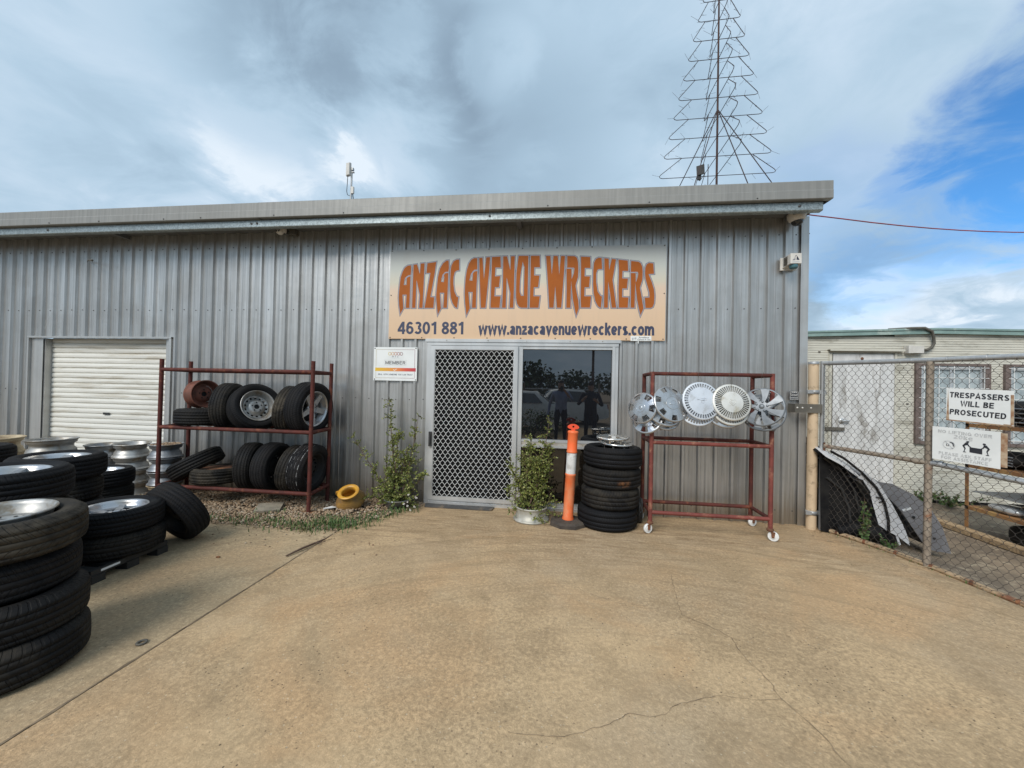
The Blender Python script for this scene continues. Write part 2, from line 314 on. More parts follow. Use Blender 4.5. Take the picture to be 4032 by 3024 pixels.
def mat_concrete(name, base, alt, dark, left=False):
    m, nt, b = newmat(name); T = NT(nt); co = T.co('Object')
    big = T.noise(co, 0.55, 5, 0.6, 0.6)
    col = T.mix(T.step(big, 0.38, 0.64), base, alt)
    mid = T.noise(co, 2.6, 6, 0.65, 0.5)
    col = T.mix(T.math('MULTIPLY', T.step(mid, 0.42, 0.70), 0.75), col, tuple(k*0.62 for k in base))
    st = T.noise(T.co('Object', (17, 2.6, 1), (0,0,0), (0,0,R(24))), 1.0, 6, 0.68, 1.2)       # scuffs and drag marks
    col = T.mix(T.math('MULTIPLY', T.math('MULTIPLY', T.step(st, 0.56, 0.70), T.step(T.noise(co, 0.8, 3), 0.44, 0.62)), 0.45), col, dark)
    st2 = T.noise(T.co('Object', (2.0, 15, 1), (3,1,0), (0,0,R(-9))), 1.0, 6, 0.68, 1.0)
    sep = T.n('ShaderNodeSeparateXYZ'); T.put(sep.inputs[0], co)
    near = T.step(sep.outputs[1], -1.9, -0.7)
    col = T.mix(T.math('MULTIPLY', T.math('MULTIPLY', T.step(st2, 0.47, 0.62), near), 0.85), col, dark)
    pale = T.noise(co, 1.3, 4, 0.5, 0.8); col = T.mix(T.math('MULTIPLY', T.step(pale, 0.60, 0.78), 0.35), col, (0.50, 0.40, 0.27))
    blot = T.noise(T.co('Object', loc=(9, 4, 0)), 1.7, 7, 0.7, 1.4); col = T.mix(T.math('MULTIPLY', T.step(blot, 0.50, 0.68), 0.50), col, tuple(k*0.48 for k in base))
    pink = T.noise(T.co('Object', loc=(5, 2, 0)), 0.75, 5, 0.6, 0.9); col = T.mix(T.math('MULTIPLY', T.step(pink, 0.50, 0.68), 0.55), col, tuple(k*q for k, q in zip(base, (0.98, 0.83, 0.72))))
    wide = T.noise(T.co('Object', loc=(2, 7, 0)), 0.42, 4, 0.55, 0.8); col = T.mix(T.math('MULTIPLY', T.step(wide, 0.44, 0.66), 0.45), col, tuple(k*0.60 for k in base))
    arc = T.n('ShaderNodeTexNoise'); pol = T.n('ShaderNodeCombineXYZ')      # tyre sweeps round the doorway
    dx_, dy_ = T.math('SUBTRACT', sep.outputs[0], 0.6), T.math('ADD', sep.outputs[1], 5.2)
    T.put(pol.inputs[0], T.math('MULTIPLY', T.math('SQRT', T.math('ADD', T.math('POWER', dx_, 2.0), T.math('POWER', dy_, 2.0))), 7.0)); T.put(pol.inputs[1], T.math('MULTIPLY', T.math('ARCTAN2', dy_, dx_), 1.1))
    T.put(arc.inputs['Vector'], pol.outputs[0]); arc.inputs['Scale'].default_value = 1.6; arc.inputs['Detail'].default_value = 7; arc.inputs['Roughness'].default_value = 0.7; arc.inputs['Distortion'].default_value = 0.7
    col = T.mix(T.math('MULTIPLY', T.math('MULTIPLY', T.step(arc.outputs[0], 0.46, 0.66), T.step(sep.outputs[1], -3.6, -1.4)), 0.60), col, tuple(k*0.50 for k in base))
    drip = T.noise(T.co('Object', loc=(6, 1, 3)), 3.1, 3, 0.5, 0.3); col = T.mix(T.math('MULTIPLY', T.step(drip, 0.68, 0.76), 0.35), col, tuple(k*0.36 for k in base))
    patch = T.step(T.noise(T.co('Object', loc=(1, 3, 8)), 1.1, 4, 0.6, 0.6), 0.36, 0.62)
    # sandy grain, then exposed aggregate: dark pits and pale grit, patchy
    grain = T.noise(co, 40, 6, 0.80, 0.3); col = T.mix(T.math('MULTIPLY', T.math('MULTIPLY', T.step(grain, 0.42, 0.66), T.math('ADD', T.math('MULTIPLY', patch, 0.55), 0.45)), 0.80), col, tuple(k*0.46 for k in base))
    col = T.mix(T.math('MULTIPLY', T.step(grain, 0.50, 0.30), 0.40), col, tuple(min(1, k*1.45) for k in base))
    vo = T.n('ShaderNodeTexVoronoi'); T.put(vo.inputs['Vector'], T.co('Object')); vo.inputs['Scale'].default_value = 42
    dots = T.step(vo.outputs['Distance'], 0.24, 0.13)
    rnd = T.n('ShaderNodeSeparateColor'); T.put(rnd.inputs[0], vo.outputs['Color'])
    worn = T.step(T.noise(co, 0.9, 4, 0.6, 0.3), 0.40, 0.62)
    col = T.mix(T.math('MULTIPLY', T.math('MULTIPLY', dots, T.step(rnd.outputs[0], 0.66, 0.74)), T.math('ADD', T.math('MULTIPLY', worn, 0.80), 0.10)), col, (0.05, 0.038, 0.028))
    col = T.mix(T.math('MULTIPLY', T.math('MULTIPLY', dots, T.step(rnd.outputs[1], 0.80, 0.86)), 0.5), col, (0.62, 0.52, 0.38))
    fine = T.noise(co, 110, 3, 0.7); col = T.mix(T.math('MULTIPLY', T.step(fine, 0.35, 0.7), 0.30), col, tuple(k*0.6 for k in base))
    T.put(b.inputs['Base Color'], col); b.inputs['Roughness'].default_value = 0.9; b.inputs['Specular IOR Level'].default_value = 0.2
    h = T.math('ADD', T.math('MULTIPLY', fine, 0.5), T.math('MULTIPLY', grain, 1.2))
    h = T.math('SUBTRACT', h, T.math('MULTIPLY', dots, 0.3)); T.put(b.inputs['Normal'], T.bump(h, 0.55, 0.006))
    return m
def mat_galv(name, base, streak, metal=0.45, rough=0.42, spangle=0.0, grime=True, sheets=False):
    """weathered zinc sheet: faint streaks, blotches, rain splash near the ground"""
    m, nt, b = newmat(name); T = NT(nt); co = T.co('Object')
    s1 = T.noise(T.co('Object', (22, 22, 0.55)), 1.0, 5, 0.62, 0.2); s2 = T.noise(co, 1.4, 5, 0.6, 0.4)
    col = T.mix(T.step(s1, 0.36, 0.66), base, streak); col = T.mix(T.math('MULTIPLY', T.step(s2, 0.42, 0.68), 0.55), col, tuple(k*0.80 for k in base))
    sm = T.noise(T.co('Object', (5, 5, 1.6)), 1.0, 6, 0.7, 0.8); col = T.mix(T.math('MULTIPLY', T.step(sm, 0.64, 0.74), 0.55), col, tuple(min(1, k*1.35) for k in base))
    dk = T.noise(T.co('Object', (7, 7, 1.1), (4,0,2)), 1.0, 6, 0.72, 0.8); col = T.mix(T.math('MULTIPLY', T.step(dk, 0.66, 0.78), 0.45), col, tuple(k*0.5 for k in base))
    if sheets:      # every sheet of four ribs has weathered a little differently
        sx = T.n('ShaderNodeSeparateXYZ'); T.put(sx.inputs[0], co)
        wn = T.n('ShaderNodeTexWhiteNoise', noise_dimensions='1D'); T.put(wn.inputs['W'], T.math('FLOOR', T.math('DIVIDE', T.math('ADD', sx.outputs[0], 20.06), 0.762)))
        col = T.mix(T.math('MULTIPLY', wn.outputs[0], 0.30), col, tuple(k*0.66 for k in base))
        run = T.noise(T.co('Object', (30, 30, 0.35), (2,0,5)), 1.0, 4, 0.6, 0.1); col = T.mix(T.math('MULTIPLY', T.step(run, 0.60, 0.74), 0.28), col, (0.21, 0.185, 0.15))
    if spangle:
        v = T.n('ShaderNodeTexVoronoi'); T.put(v.inputs['Vector'], co); v.inputs['Scale'].default_value = 70
        sc = T.n('ShaderNodeSeparateColor'); T.put(sc.inputs[0], v.outputs['Color'])
        col = T.mix(T.math('MULTIPLY', T.step(sc.outputs[0], 0.35, 0.75), spangle), col, tuple(k*0.45 for k in base))
    if grime:
        sep = T.n('ShaderNodeSeparateXYZ'); T.put(sep.inputs[0], co)
        lvl = T.math('ADD', sep.outputs[2], T.math('MULTIPLY', T.math('SUBTRACT', s1, 0.5), 0.5))
        col = T.mix(T.math('MULTIPLY', T.step(lvl, 0.48, 0.03), 0.62), col, (0.24, 0.185, 0.115))
    T.put(b.inputs['Base Color'], col); b.inputs['Metallic'].default_value = metal
    T.put(b.inputs['Roughness'], T.math('ADD', T.math('MULTIPLY', s2, 0.25), rough-0.1, clamp=True))
    T.put(b.inputs['Normal'], T.bump(T.math('ADD', T.noise(co, 6, 2, 0.5), T.math('MULTIPLY', s1, 0.25)), 0.12, 0.02))
    return m
def mat_rubber(name, base, dust, amt, N=70, skew=14.0, ink=0.0):
    """tyre rubber; lateral sipes follow the angle round the axle (local Z)"""
    m, nt, b = newmat(name); T = NT(nt); co = T.co('Object')
    oi = T.n('ShaderNodeObjectInfo'); cz = T.n('ShaderNodeCombineXYZ'); T.put(cz.inputs[0], T.math('MULTIPLY', oi.outputs['Random'], 9.0)); va = T.n('ShaderNodeVectorMath'); T.put(va.inputs[0], co); T.put(va.inputs[1], cz.outputs[0])
    cv = va.outputs[0]
    sep = T.n('ShaderNodeSeparateXYZ'); T.put(sep.inputs[0], co)
    ang = T.math('ARCTAN2', sep.outputs[1], sep.outputs[0]); az = T.math('ABSOLUTE', sep.outputs[2])
    ph = T.math('ADD', T.math('MULTIPLY', ang, N/6.28318), T.math('MULTIPLY', az, skew))
    fr = T.math('FRACT', ph); sl = T.step(T.math('ABSOLUTE', T.math('SUBTRACT', fr, 0.5)), 0.10, 0.20)
    rr = T.math('SQRT', T.math('ADD', T.math('POWER', sep.outputs[0], 2.0), T.math('POWER', sep.outputs[1], 2.0)))
    tread = T.math('MULTIPLY', T.step(rr, 0.262, 0.275), T.step(az, 0.015, 0.03))
    cut = T.math('MULTIPLY', T.math('SUBTRACT', 1.0, sl), tread)
    d = T.math('MULTIPLY', T.step(T.noise(cv, 4.5, 5, 0.65, 0.3), 0.38, 0.70), T.math('ADD', T.math('MULTIPLY', oi.outputs['Random'], 1.3), 0.35))
    col = T.mix(T.math('MULTIPLY', d, amt), base, dust)
    col = T.mix(T.math('MULTIPLY', T.step(T.noise(cv, 60, 3), 0.5, 0.8), 0.35), col, tuple(k*1.9 for k in base))
    if ink:
        st = T.step(T.math('ABSOLUTE', T.math('SUBTRACT', T.math('FRACT', T.math('MULTIPLY', sep.outputs[2], 23.0)), 0.5)), 0.06, 0.02)
        col = T.mix(T.math('MULTIPLY', T.math('MULTIPLY', st, tread), T.step(T.noise(cv, 14, 3), 0.46, 0.54)), col, (0.42, 0.42, 0.42))
    T.put(b.inputs['Base Color'], col); T.put(b.inputs['Roughness'], T.math('ADD', T.math('MULTIPLY', d, 0.22), 0.62)); b.inputs['Specular IOR Level'].default_value = 0.16
    h = T.math('SUBTRACT', T.math('MULTIPLY', T.noise(cv, 90, 3), 0.15), cut); T.put(b.inputs['Normal'], T.bump(h, 0.9, 0.007))
    return m
def add_smear(m, ang, zc):
    nt = m.node_tree; T = NT(nt); b = [q for q in nt.nodes if q.type == 'BSDF_PRINCIPLED'][0]; old = b.inputs['Base Color'].links[0].from_socket
    co = T.co('Object'); sep = T.n('ShaderNodeSeparateXYZ'); T.put(sep.inputs[0], co)
    da = T.math('ABSOLUTE', T.math('SUBTRACT', T.math('ARCTAN2', sep.outputs[1], sep.outputs[0]), ang)); dz = T.math('ABSOLUTE', T.math('SUBTRACT', sep.outputs[2], zc))
    f = T.math('MULTIPLY', T.math('MULTIPLY', T.step(da, 0.30, 0.05), T.step(dz, 0.05, 0.015)), T.step(T.noise(co, 25, 4), 0.35, 0.6))
    T.put(b.inputs['Base Color'], T.mix(T.math('MULTIPLY', f, 0.8), old, (0.17, 0.075, 0.03)))
def mat_signgrad(name, z0, z1, stops):
    """a board printed with a vertical colour blend"""
    m, nt, b = newmat(name); T = NT(nt); co = T.co('Object')
    sep = T.n('ShaderNodeSeparateXYZ'); T.put(sep.inputs[0], co)
    t = T.math('DIVIDE', T.math('SUBTRACT', sep.outputs[2], z0), z1-z0)
    cr = T.n('ShaderNodeValToRGB'); T.put(cr.inputs[0], t); e = cr.color_ramp.elements
    e[0].position = stops[0][0]; e[0].color = (*stops[0][1], 1); e[1].position = stops[-1][0]; e[1].color = (*stops[-1][1], 1)
    for ps, c in stops[1:-1]: q = e.new(ps); q.color = (*c, 1)
    col = T.mix(T.math('MULTIPLY', T.step(T.noise(T.co('Object', (6,6,0.5)), 1.5, 5, 0.6), 0.5, 0.75), 0.14), cr.outputs[0], (0.35, 0.30, 0.25))
    T.put(b.inputs['Base Color'], col); b.inputs['Roughness'].default_value = 0.5
    return m
def mat_hgrad(name, x0, x1, stops):
    m, nt, b = newmat(name); T = NT(nt); sep = T.n('ShaderNodeSeparateXYZ'); T.put(sep.inputs[0], T.co('Object'))
    cr = T.n('ShaderNodeValToRGB'); T.put(cr.inputs[0], T.math('DIVIDE', T.math('SUBTRACT', sep.outputs[0], x0), x1-x0)); e = cr.color_ramp.elements
    e[0].color = (*stops[0][1], 1); e[1].position = 1; e[1].color = (*stops[-1][1], 1)
    for ps, c in stops[1:-1]: q = e.new(ps); q.color = (*c, 1)
    T.put(b.inputs['Base Color'], cr.outputs[0]); b.inputs['Roughness'].default_value = 0.4
    return m
def mat_leaf(name, c1, c2, c3, rough=0.5):
    m, nt, b = newmat(name); T = NT(nt)
    g = T.n('ShaderNodeNewGeometry'); v = g.outputs['Random Per Island']
    col = T.mix(T.step(v, 0.25, 0.6), c1, c2); col = T.mix(T.step(v, 0.82, 0.98), col, c3)
    T.put(b.inputs['Base Color'], col); b.inputs['Roughness'].default_value = rough
    b.inputs['Subsurface Weight'].default_value = 0.0
    return m
def mat_island(name, cols, rough=0.85):
    m, nt, b = newmat(name); T = NT(nt); g = T.n('ShaderNodeNewGeometry'); cr = T.n('ShaderNodeValToRGB'); cr.color_ramp.interpolation = 'LINEAR'
    T.put(cr.inputs[0], g.outputs['Random Per Island']); e = cr.color_ramp.elements
    e[0].color = (*cols[0], 1); e[1].color = (*cols[-1], 1)
    for i, c in enumerate(cols[1:-1]): q = e.new((i+1)/(len(cols)-1)); q.color = (*c, 1)
    col = T.mix(T.math('MULTIPLY', T.noise(T.co('Object'), 90, 4), 0.5), cr.outputs[0], (0.12, 0.09, 0.06))
    T.put(b.inputs['Base Color'], col); b.inputs['Roughness'].default_value = rough
    return m
m_conc = mat_concrete('concrete_tan', (0.545, 0.390, 0.228), (0.46, 0.345, 0.222), (0.20, 0.13, 0.072))
m_concL = mat_concrete('concrete_grey_tan', (0.52, 0.395, 0.245), (0.38, 0.29, 0.185), (0.16, 0.115, 0.075))
m_dirt = M('yard_dirt', (0.30, 0.225, 0.15), (0.17, 0.13, 0.09), 1.6, 0.95, bump=0.8, bscale=30, c3=(0.40, 0.32, 0.22), s3=7)
m_soil = M('bed_soil', (0.16, 0.11, 0.07), (0.09, 0.065, 0.045), 6, 0.95, bump=0.8, bscale=40)
m_crack = M('crack_dark', (0.13, 0.095, 0.06), (0.27, 0.20, 0.125), 9, 0.95)
m_wall = mat_galv('zinc_wall', (0.42, 0.415, 0.40), (0.60, 0.595, 0.58), 0.78, 0.36, sheets=True)
m_flash = mat_galv('zinc_flashing', (0.46, 0.46, 0.45), (0.53, 0.53, 0.515), 0.65, 0.38)
m_fascia = mat_galv('fascia_sheet', (0.265, 0.265, 0.25), (0.215, 0.215, 0.205), 0.25, 0.5, grime=False)
m_purlin = mat_galv('purlin_galv', (0.30, 0.35, 0.36), (0.36, 0.41, 0.42), 0.55, 0.40, spangle=0.55, grime=False)
m_soffit = M('soffit_dark', (0.16, 0.17, 0.18), None, 3, 0.6, 0.3)
m_screw = M('screw_head', (0.12, 0.12, 0.12), None, 20, 0.5, 0.6)
m_alu = M('aluminium_frame', (0.62, 0.63, 0.63), (0.52, 0.53, 0.53), 4, 0.38, 0.55, stretch=(1,1,0.3))
m_aludirt = M('aluminium_dusty', (0.52, 0.50, 0.45), (0.40, 0.36, 0.30), 9, 0.5, 0.35, c3=(0.24, 0.17, 0.11), s3=11)
m_white = M('white_paint', (0.78, 0.78, 0.76), (0.70, 0.70, 0.68), 6, 0.45)
m_meshw = M('white_grille', (0.82, 0.83, 0.82), (0.74, 0.75, 0.74), 6, 0.45)
m_flymesh = M('fly_screen', (0.008, 0.008, 0.008), (0.013, 0.013, 0.013), 3, 0.9, spec=0.08, bump=0.3, bscale=500)
m_black = M('black_plastic', (0.02, 0.02, 0.02), (0.03, 0.03, 0.03), 8, 0.5)
m_rubbermat = M('rubber_mat', (0.055, 0.055, 0.055), (0.085, 0.08, 0.075), 9, 0.85, bump=0.4, bscale=200, c3=(0.16, 0.125, 0.09), s3=6)
def mat_glass(name, c, ior=1.85, rough=0.012):
    m, nt, b = newmat(name); T = NT(nt); co = T.co('Object')
    T.put(b.inputs['Base Color'], T.mix(T.step(T.noise(co, 1.5, 4), 0.4, 0.7), c, tuple(k*1.6 for k in c)))
    b.inputs['Roughness'].default_value = rough; b.inputs['IOR'].default_value = ior
    T.put(b.inputs['Normal'], T.bump(T.noise(co, 1.1, 2), 0.02, 0.02)); return m
m_glass = mat_glass('dark_tinted_glass', (0.006, 0.0065, 0.008), 2.15)
m_glasslow = mat_glass('dark_tinted_glass_low', (0.010, 0.008, 0.006), 1.7, 0.03)
m_roller = M('roller_white', (0.70, 0.69, 0.64), (0.62, 0.61, 0.56), 3, 0.5, stretch=(0.4,1,4), c3=(0.52, 0.49, 0.42), s3=3)
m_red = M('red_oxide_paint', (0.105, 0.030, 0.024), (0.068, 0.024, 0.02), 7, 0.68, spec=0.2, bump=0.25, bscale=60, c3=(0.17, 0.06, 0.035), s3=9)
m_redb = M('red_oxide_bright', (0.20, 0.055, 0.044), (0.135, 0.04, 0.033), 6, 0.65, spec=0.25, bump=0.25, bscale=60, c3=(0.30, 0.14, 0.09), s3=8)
m_rust = M('rust', (0.21, 0.085, 0.04), (0.11, 0.05, 0.028), 9, 0.9, bump=0.5, bscale=80, c3=(0.30, 0.14, 0.06), s3=7)
m_rustrim = M('rusty_rim_red', (0.20, 0.068, 0.042), (0.12, 0.05, 0.035), 8, 0.75, bump=0.3)
m_ty = [mat_rubber('tyre_rubber_clean', (0.0075, 0.008, 0.0095), (0.035, 0.031, 0.028), 0.35, 76, 16),
        mat_rubber('tyre_rubber_worn', (0.009, 0.009, 0.0095), (0.05, 0.043, 0.034), 0.5, 60, -10),
        mat_rubber('tyre_rubber_dusty', (0.013, 0.012, 0.011), (0.085, 0.072, 0.054), 0.55, 52, 20),
        mat_rubber('tyre_rubber_inked', (0.0085, 0.0085, 0.0095), (0.04, 0.036, 0.033), 0.4, 66, 12, ink=1.0)]
m_ty.append(mat_rubber('tyre_rubber_smeared', (0.009, 0.009, 0.0095), (0.05, 0.043, 0.034), 0.4, 60, -10)); add_smear(m_ty[4], -1.25, -0.03)
m_alloy = M('alloy_silver', (0.54, 0.55, 0.57), (0.42, 0.43, 0.45), 7, 0.30, 0.75, c3=(0.40, 0.39, 0.37), s3=5)
m_alloyd = M('alloy_dull', (0.37, 0.37, 0.36), (0.27, 0.265, 0.25), 6, 0.48, 0.6, c3=(0.25, 0.21, 0.16), s3=5)
m_steelrim = M('steel_rim_silver', (0.46, 0.455, 0.44), (0.34, 0.335, 0.32), 8, 0.42, 0.6, c3=(0.24, 0.20, 0.15), s3=6)
m_creamrim = M('cream_rim', (0.46, 0.38, 0.25), (0.34, 0.27, 0.17), 6, 0.6, 0.1, c3=(0.22, 0.14, 0.08), s3=5)
m_greyrim = M('grey_rim', (0.30, 0.315, 0.33), (0.22, 0.23, 0.245), 7, 0.42, 0.6, c3=(0.20, 0.17, 0.13), s3=5)
m_hole = M('dark_recess', (0.012, 0.012, 0.012), None, 5, 0.8)
m_capA = M('hubcap_silver', (0.50, 0.51, 0.52), (0.40, 0.41, 0.42), 6, 0.27, 0.7, c3=(0.36, 0.35, 0.33), s3=9)
m_capB = M('hubcap_bluegrey', (0.62, 0.66, 0.71), (0.54, 0.58, 0.63), 5, 0.45, 0.25, c3=(0.44, 0.46, 0.48), s3=8)
m_capC = M('hubcap_cream_silver', (0.66, 0.655, 0.615), (0.55, 0.545, 0.51), 5, 0.42, 0.3, c3=(0.42, 0.39, 0.31), s3=7)
m_capD = M('hubcap_dark_silver', (0.21, 0.225, 0.24), (0.14, 0.155, 0.17), 6, 0.48, 0.45)
m_chrome = M('hubcap_chrome', (0.74, 0.73, 0.70), (0.60, 0.59, 0.56), 8, 0.18, 0.85)
m_galvpipe = mat_galv('galv_pipe', (0.36, 0.37, 0.375), (0.44, 0.45, 0.45), 0.5, 0.45, grime=False)
m_postrust = M('pipe_rusting', (0.33, 0.275, 0.215), (0.25, 0.205, 0.16), 6, 0.7, 0.2, c3=(0.27, 0.12, 0.06), s3=3.2, bump=0.2)
m_railtan = M('pipe_tan_rusting', (0.43, 0.31, 0.19), (0.33, 0.235, 0.14), 6, 0.8, 0.1, c3=(0.20, 0.085, 0.045), s3=4.0, bump=0.3)
m_wire = M('mesh_wire', (0.05, 0.044, 0.04), (0.085, 0.072, 0.06), 8, 0.75, 0.2)
m_creampost = M('cream_post_paint', (0.58, 0.44, 0.29), (0.50, 0.38, 0.25), 5, 0.65, c3=(0.30, 0.22, 0.14), s3=9, bump=0.15)
m_strap = M('dark_strap', (0.085, 0.08, 0.068), (0.12, 0.11, 0.09), 8, 0.7)
m_clad = M('cream_cladding', (0.56, 0.54, 0.465), (0.48, 0.465, 0.40), 2.2, 0.6, stretch=(1,1,3), c3=(0.36, 0.34, 0.28), s3=2.2)
m_aqua = M('aqua_trim', (0.24, 0.345, 0.32), (0.18, 0.275, 0.255), 3, 0.55, c3=(0.34, 0.42, 0.38), s3=4)
m_olddoor = M('stained_door', (0.66, 0.66, 0.65), (0.54, 0.54, 0.53), 2.5, 0.6, stretch=(4,1,1), c3=(0.30, 0.285, 0.26), s3=1.3)
m_brownframe = M('brown_window_frame', (0.115, 0.085, 0.075), (0.17, 0.13, 0.115), 8, 0.7)
m_curtain = M('curtain_behind_glass', (0.42, 0.47, 0.48), (0.30, 0.36, 0.38), 2, 0.35, stretch=(9,1,1), spec=0.7)
m_signw = M('white_sign_enamel', (0.76, 0.78, 0.77), (0.70, 0.72, 0.71), 4, 0.4)
m_signrust = M('sign_rust_edge', (0.46, 0.36, 0.25), (0.28, 0.15, 0.08), 20, 0.8)
m_ink = M('black_ink', (0.022, 0.024, 0.032), None, 6, 0.5)
m_navy = M('navy_ink', (0.034, 0.042, 0.085), (0.045, 0.055, 0.10), 6, 0.5)
m_fade = M('faded_grey_ink', (0.44, 0.45, 0.45), (0.58, 0.59, 0.59), 30, 0.5)
m_orange = M('letter_orange', (0.37, 0.105, 0.016), (0.32, 0.09, 0.015), 3, 0.6, spec=0.2)
m_lgrey = M('letter_outline_grey', (0.255, 0.265, 0.32), (0.29, 0.295, 0.34), 3, 0.5)
m_lblack = M('letter_edge_dark', (0.035, 0.045, 0.065), None, 3, 0.5)
m_boll = M('bollard_orange', (0.86, 0.145, 0.035), (0.72, 0.16, 0.05), 4, 0.5, c3=(0.70, 0.24, 0.11), s3=2.5)
m_bolltop = M('bollard_top_red', (0.80, 0.085, 0.03), (0.70, 0.08, 0.03), 4, 0.5)
m_band = M('reflective_band', (0.66, 0.66, 0.64), (0.55, 0.55, 0.53), 12, 0.5, c3=(0.42, 0.40, 0.37), s3=10)
m_bbase = M('rubber_base', (0.045, 0.036, 0.03), (0.075, 0.06, 0.046), 9, 0.9, bump=0.3)
m_potyel = M('yellow_glaze', (0.58, 0.30, 0.035), (0.48, 0.235, 0.03), 6, 0.35, c3=(0.30, 0.17, 0.05), s3=6)
m_potbody = M('tan_ribbed_pot', (0.42, 0.235, 0.06), (0.30, 0.17, 0.055), 8, 0.6, c3=(0.22, 0.14, 0.07), s3=6)
m_paver = M('paver_stone', (0.27, 0.235, 0.18), (0.20, 0.175, 0.135), 12, 0.9, bump=0.4)
m_leaf = mat_leaf('jade_leaves', (0.10, 0.132, 0.028), (0.20, 0.232, 0.05), (0.40, 0.39, 0.14))
m_stem = M('woody_stem', (0.085, 0.05, 0.035), (0.13, 0.085, 0.06), 12, 0.8)
m_grass = mat_leaf('weed_green', (0.055, 0.105, 0.028), (0.09, 0.15, 0.04), (0.28, 0.23, 0.11), 0.7)
m_litter = mat_island('dry_litter', [(0.42, 0.33, 0.20), (0.20, 0.14, 0.085), (0.33, 0.27, 0.18), (0.12, 0.085, 0.05)])
m_pebble = mat_island('river_pebbles', [(0.27, 0.18, 0.10), (0.40, 0.28, 0.17), (0.19, 0.125, 0.075), (0.46, 0.36, 0.25), (0.24, 0.14, 0.075), (0.33, 0.24, 0.16), (0.56, 0.48, 0.37)])
m_flower = mat_island('white_petals', [(0.80, 0.78, 0.74), (0.72, 0.68, 0.62)])
m_camw = M('camera_white', (0.62, 0.60, 0.56), (0.54, 0.52, 0.48), 6, 0.5)
m_dome = mat_glass('camera_dome', (0.012, 0.016, 0.022), 1.6, 0.05)
m_bluelens = M('blue_lens', (0.05, 0.14, 0.17), (0.07, 0.17, 0.20), 5, 0.15)
m_treewire = M('tree_rod', (0.042, 0.032, 0.038), (0.075, 0.05, 0.045), 9, 0.75, 0.3)
m_treepole = M('tree_pole_rusty', (0.085, 0.045, 0.035), (0.05, 0.032, 0.03), 9, 0.8, 0.2)
m_redcable = M('red_cable', (0.32, 0.05, 0.07), None, 6, 0.5)
m_silver = M('car_paint_silver', (0.70, 0.71, 0.73), (0.62, 0.63, 0.65), 3, 0.35, 0.25, coat=0.5)
m_dgrey = M('car_paint_grey', (0.20, 0.20, 0.215), (0.27, 0.27, 0.285), 3, 0.35, 0.35, coat=0.3)
m_cpink = M('car_black_trim', (0.006, 0.006, 0.007), (0.018, 0.017, 0.016), 6, 0.7, spec=0.15)
m_yellow = M('yellow_strip', (0.55, 0.42, 0.06), (0.42, 0.32, 0.05), 6, 0.6)
m_shelf = M('rusty_angle_iron', (0.33, 0.17, 0.065), (0.22, 0.10, 0.045), 6, 0.8, 0.1, bump=0.3, c3=(0.42, 0.26, 0.10), s3=4)
m_lampglass = M('headlight_lens', (0.62, 0.63, 0.62), (0.45, 0.46, 0.46), 9, 0.12, 0.3)
# ---------------------------------------------------------------- ground
def sheet(name, poly, z, mat, cuts=True, slope=True):
    bm = bmesh.new(); bm.faces.new([bm.verts.new((x, y, 0)) for x, y in poly])
    if cuts:
        for i in range(16):
            x = 3.1+i*0.0875; g = bm.verts[:]+bm.edges[:]+bm.faces[:]
            bmesh.ops.bisect_plane(bm, geom=g, plane_co=(x,0,0), plane_no=(1,0,0))
    for v in bm.verts: v.co.z = z+(gz(v.co.x) if slope else 0)
    bmesh.ops.recalc_face_normals(bm, faces=bm.faces[:])
    if bm.faces[0].normal.z < 0: bmesh.ops.reverse_faces(bm, faces=bm.faces[:])
    me = bpy.data.meshes.new(name); bm.to_mesh(me); bm.free(); me.materials.append(mat)
    return structure(link(name, me))
sheet('ground', [(-400,-400),(400,-400),(400,400),(-400,400)], -0.012, m_dirt)
sheet('concrete_slab', [(-2.292,-11),(5.9,-11),(5.4,-4.6),(3.69,-1.51),(3.41,-0.965),(3.0,-0.155),(2.95,0.30),(-1.78,0.30),(-1.76,-0.16),(-2.02,-0.62),(-2.292,-1.14)], 0.0, m_conc)
sheet('concrete_apron', [(-9.5,-11),(-2.305,-11),(-2.305,-1.16),(-2.80,-1.21),(-3.2,-1.18),(-3.95,-1.14),(-5.6,-1.16),(-9.5,-1.2)], -0.001, m_concL, False)
sheet('garden_bed', [(-9.4,-1.22),(-3.9,-1.18),(-2.25,-1.24),(-1.72,-0.10),(-1.74,0.2),(-9.4,0.2)], -0.007, m_soil, False)
rc = random.Random(5)
def ribbon(name, pts, w, z=0.004, jit=0.02, step=0.05):
    b = MB(); P = []
    for (a, b2) in zip(pts, pts[1:]):
        n = max(1, int(math.dist(a, b2)/step))
        for i in range(n): t = i/n; P.append((a[0]+(b2[0]-a[0])*t+rc.uniform(-jit, jit), a[1]+(b2[1]-a[1])*t+rc.uniform(-jit, jit)))
    P.append(pts[-1]); vs = []; fs = []
    for i, p in enumerate(P):
        q = P[min(i+1, len(P)-1)]; o = P[max(i-1, 0)]; dx, dy = q[0]-o[0], q[1]-o[1]; l = math.hypot(dx, dy) or 1
        k = w*rc.uniform(0.3, 1.2)*0.5; zz = z+gz(p[0]); vs += [(p[0]-dy/l*k, p[1]+dx/l*k, zz), (p[0]+dy/l*k, p[1]-dx/l*k, zz)]
        if i: fs.append((2*i-2, 2*i-1, 2*i+1, 2*i))
    b.add(vs, fs); return structure(b.build(name, m_crack))
ribbon('slab_joint', [(-2.299,-9),(-2.299,-1.2)], 0.017, 0.003, 0.002, 0.08)
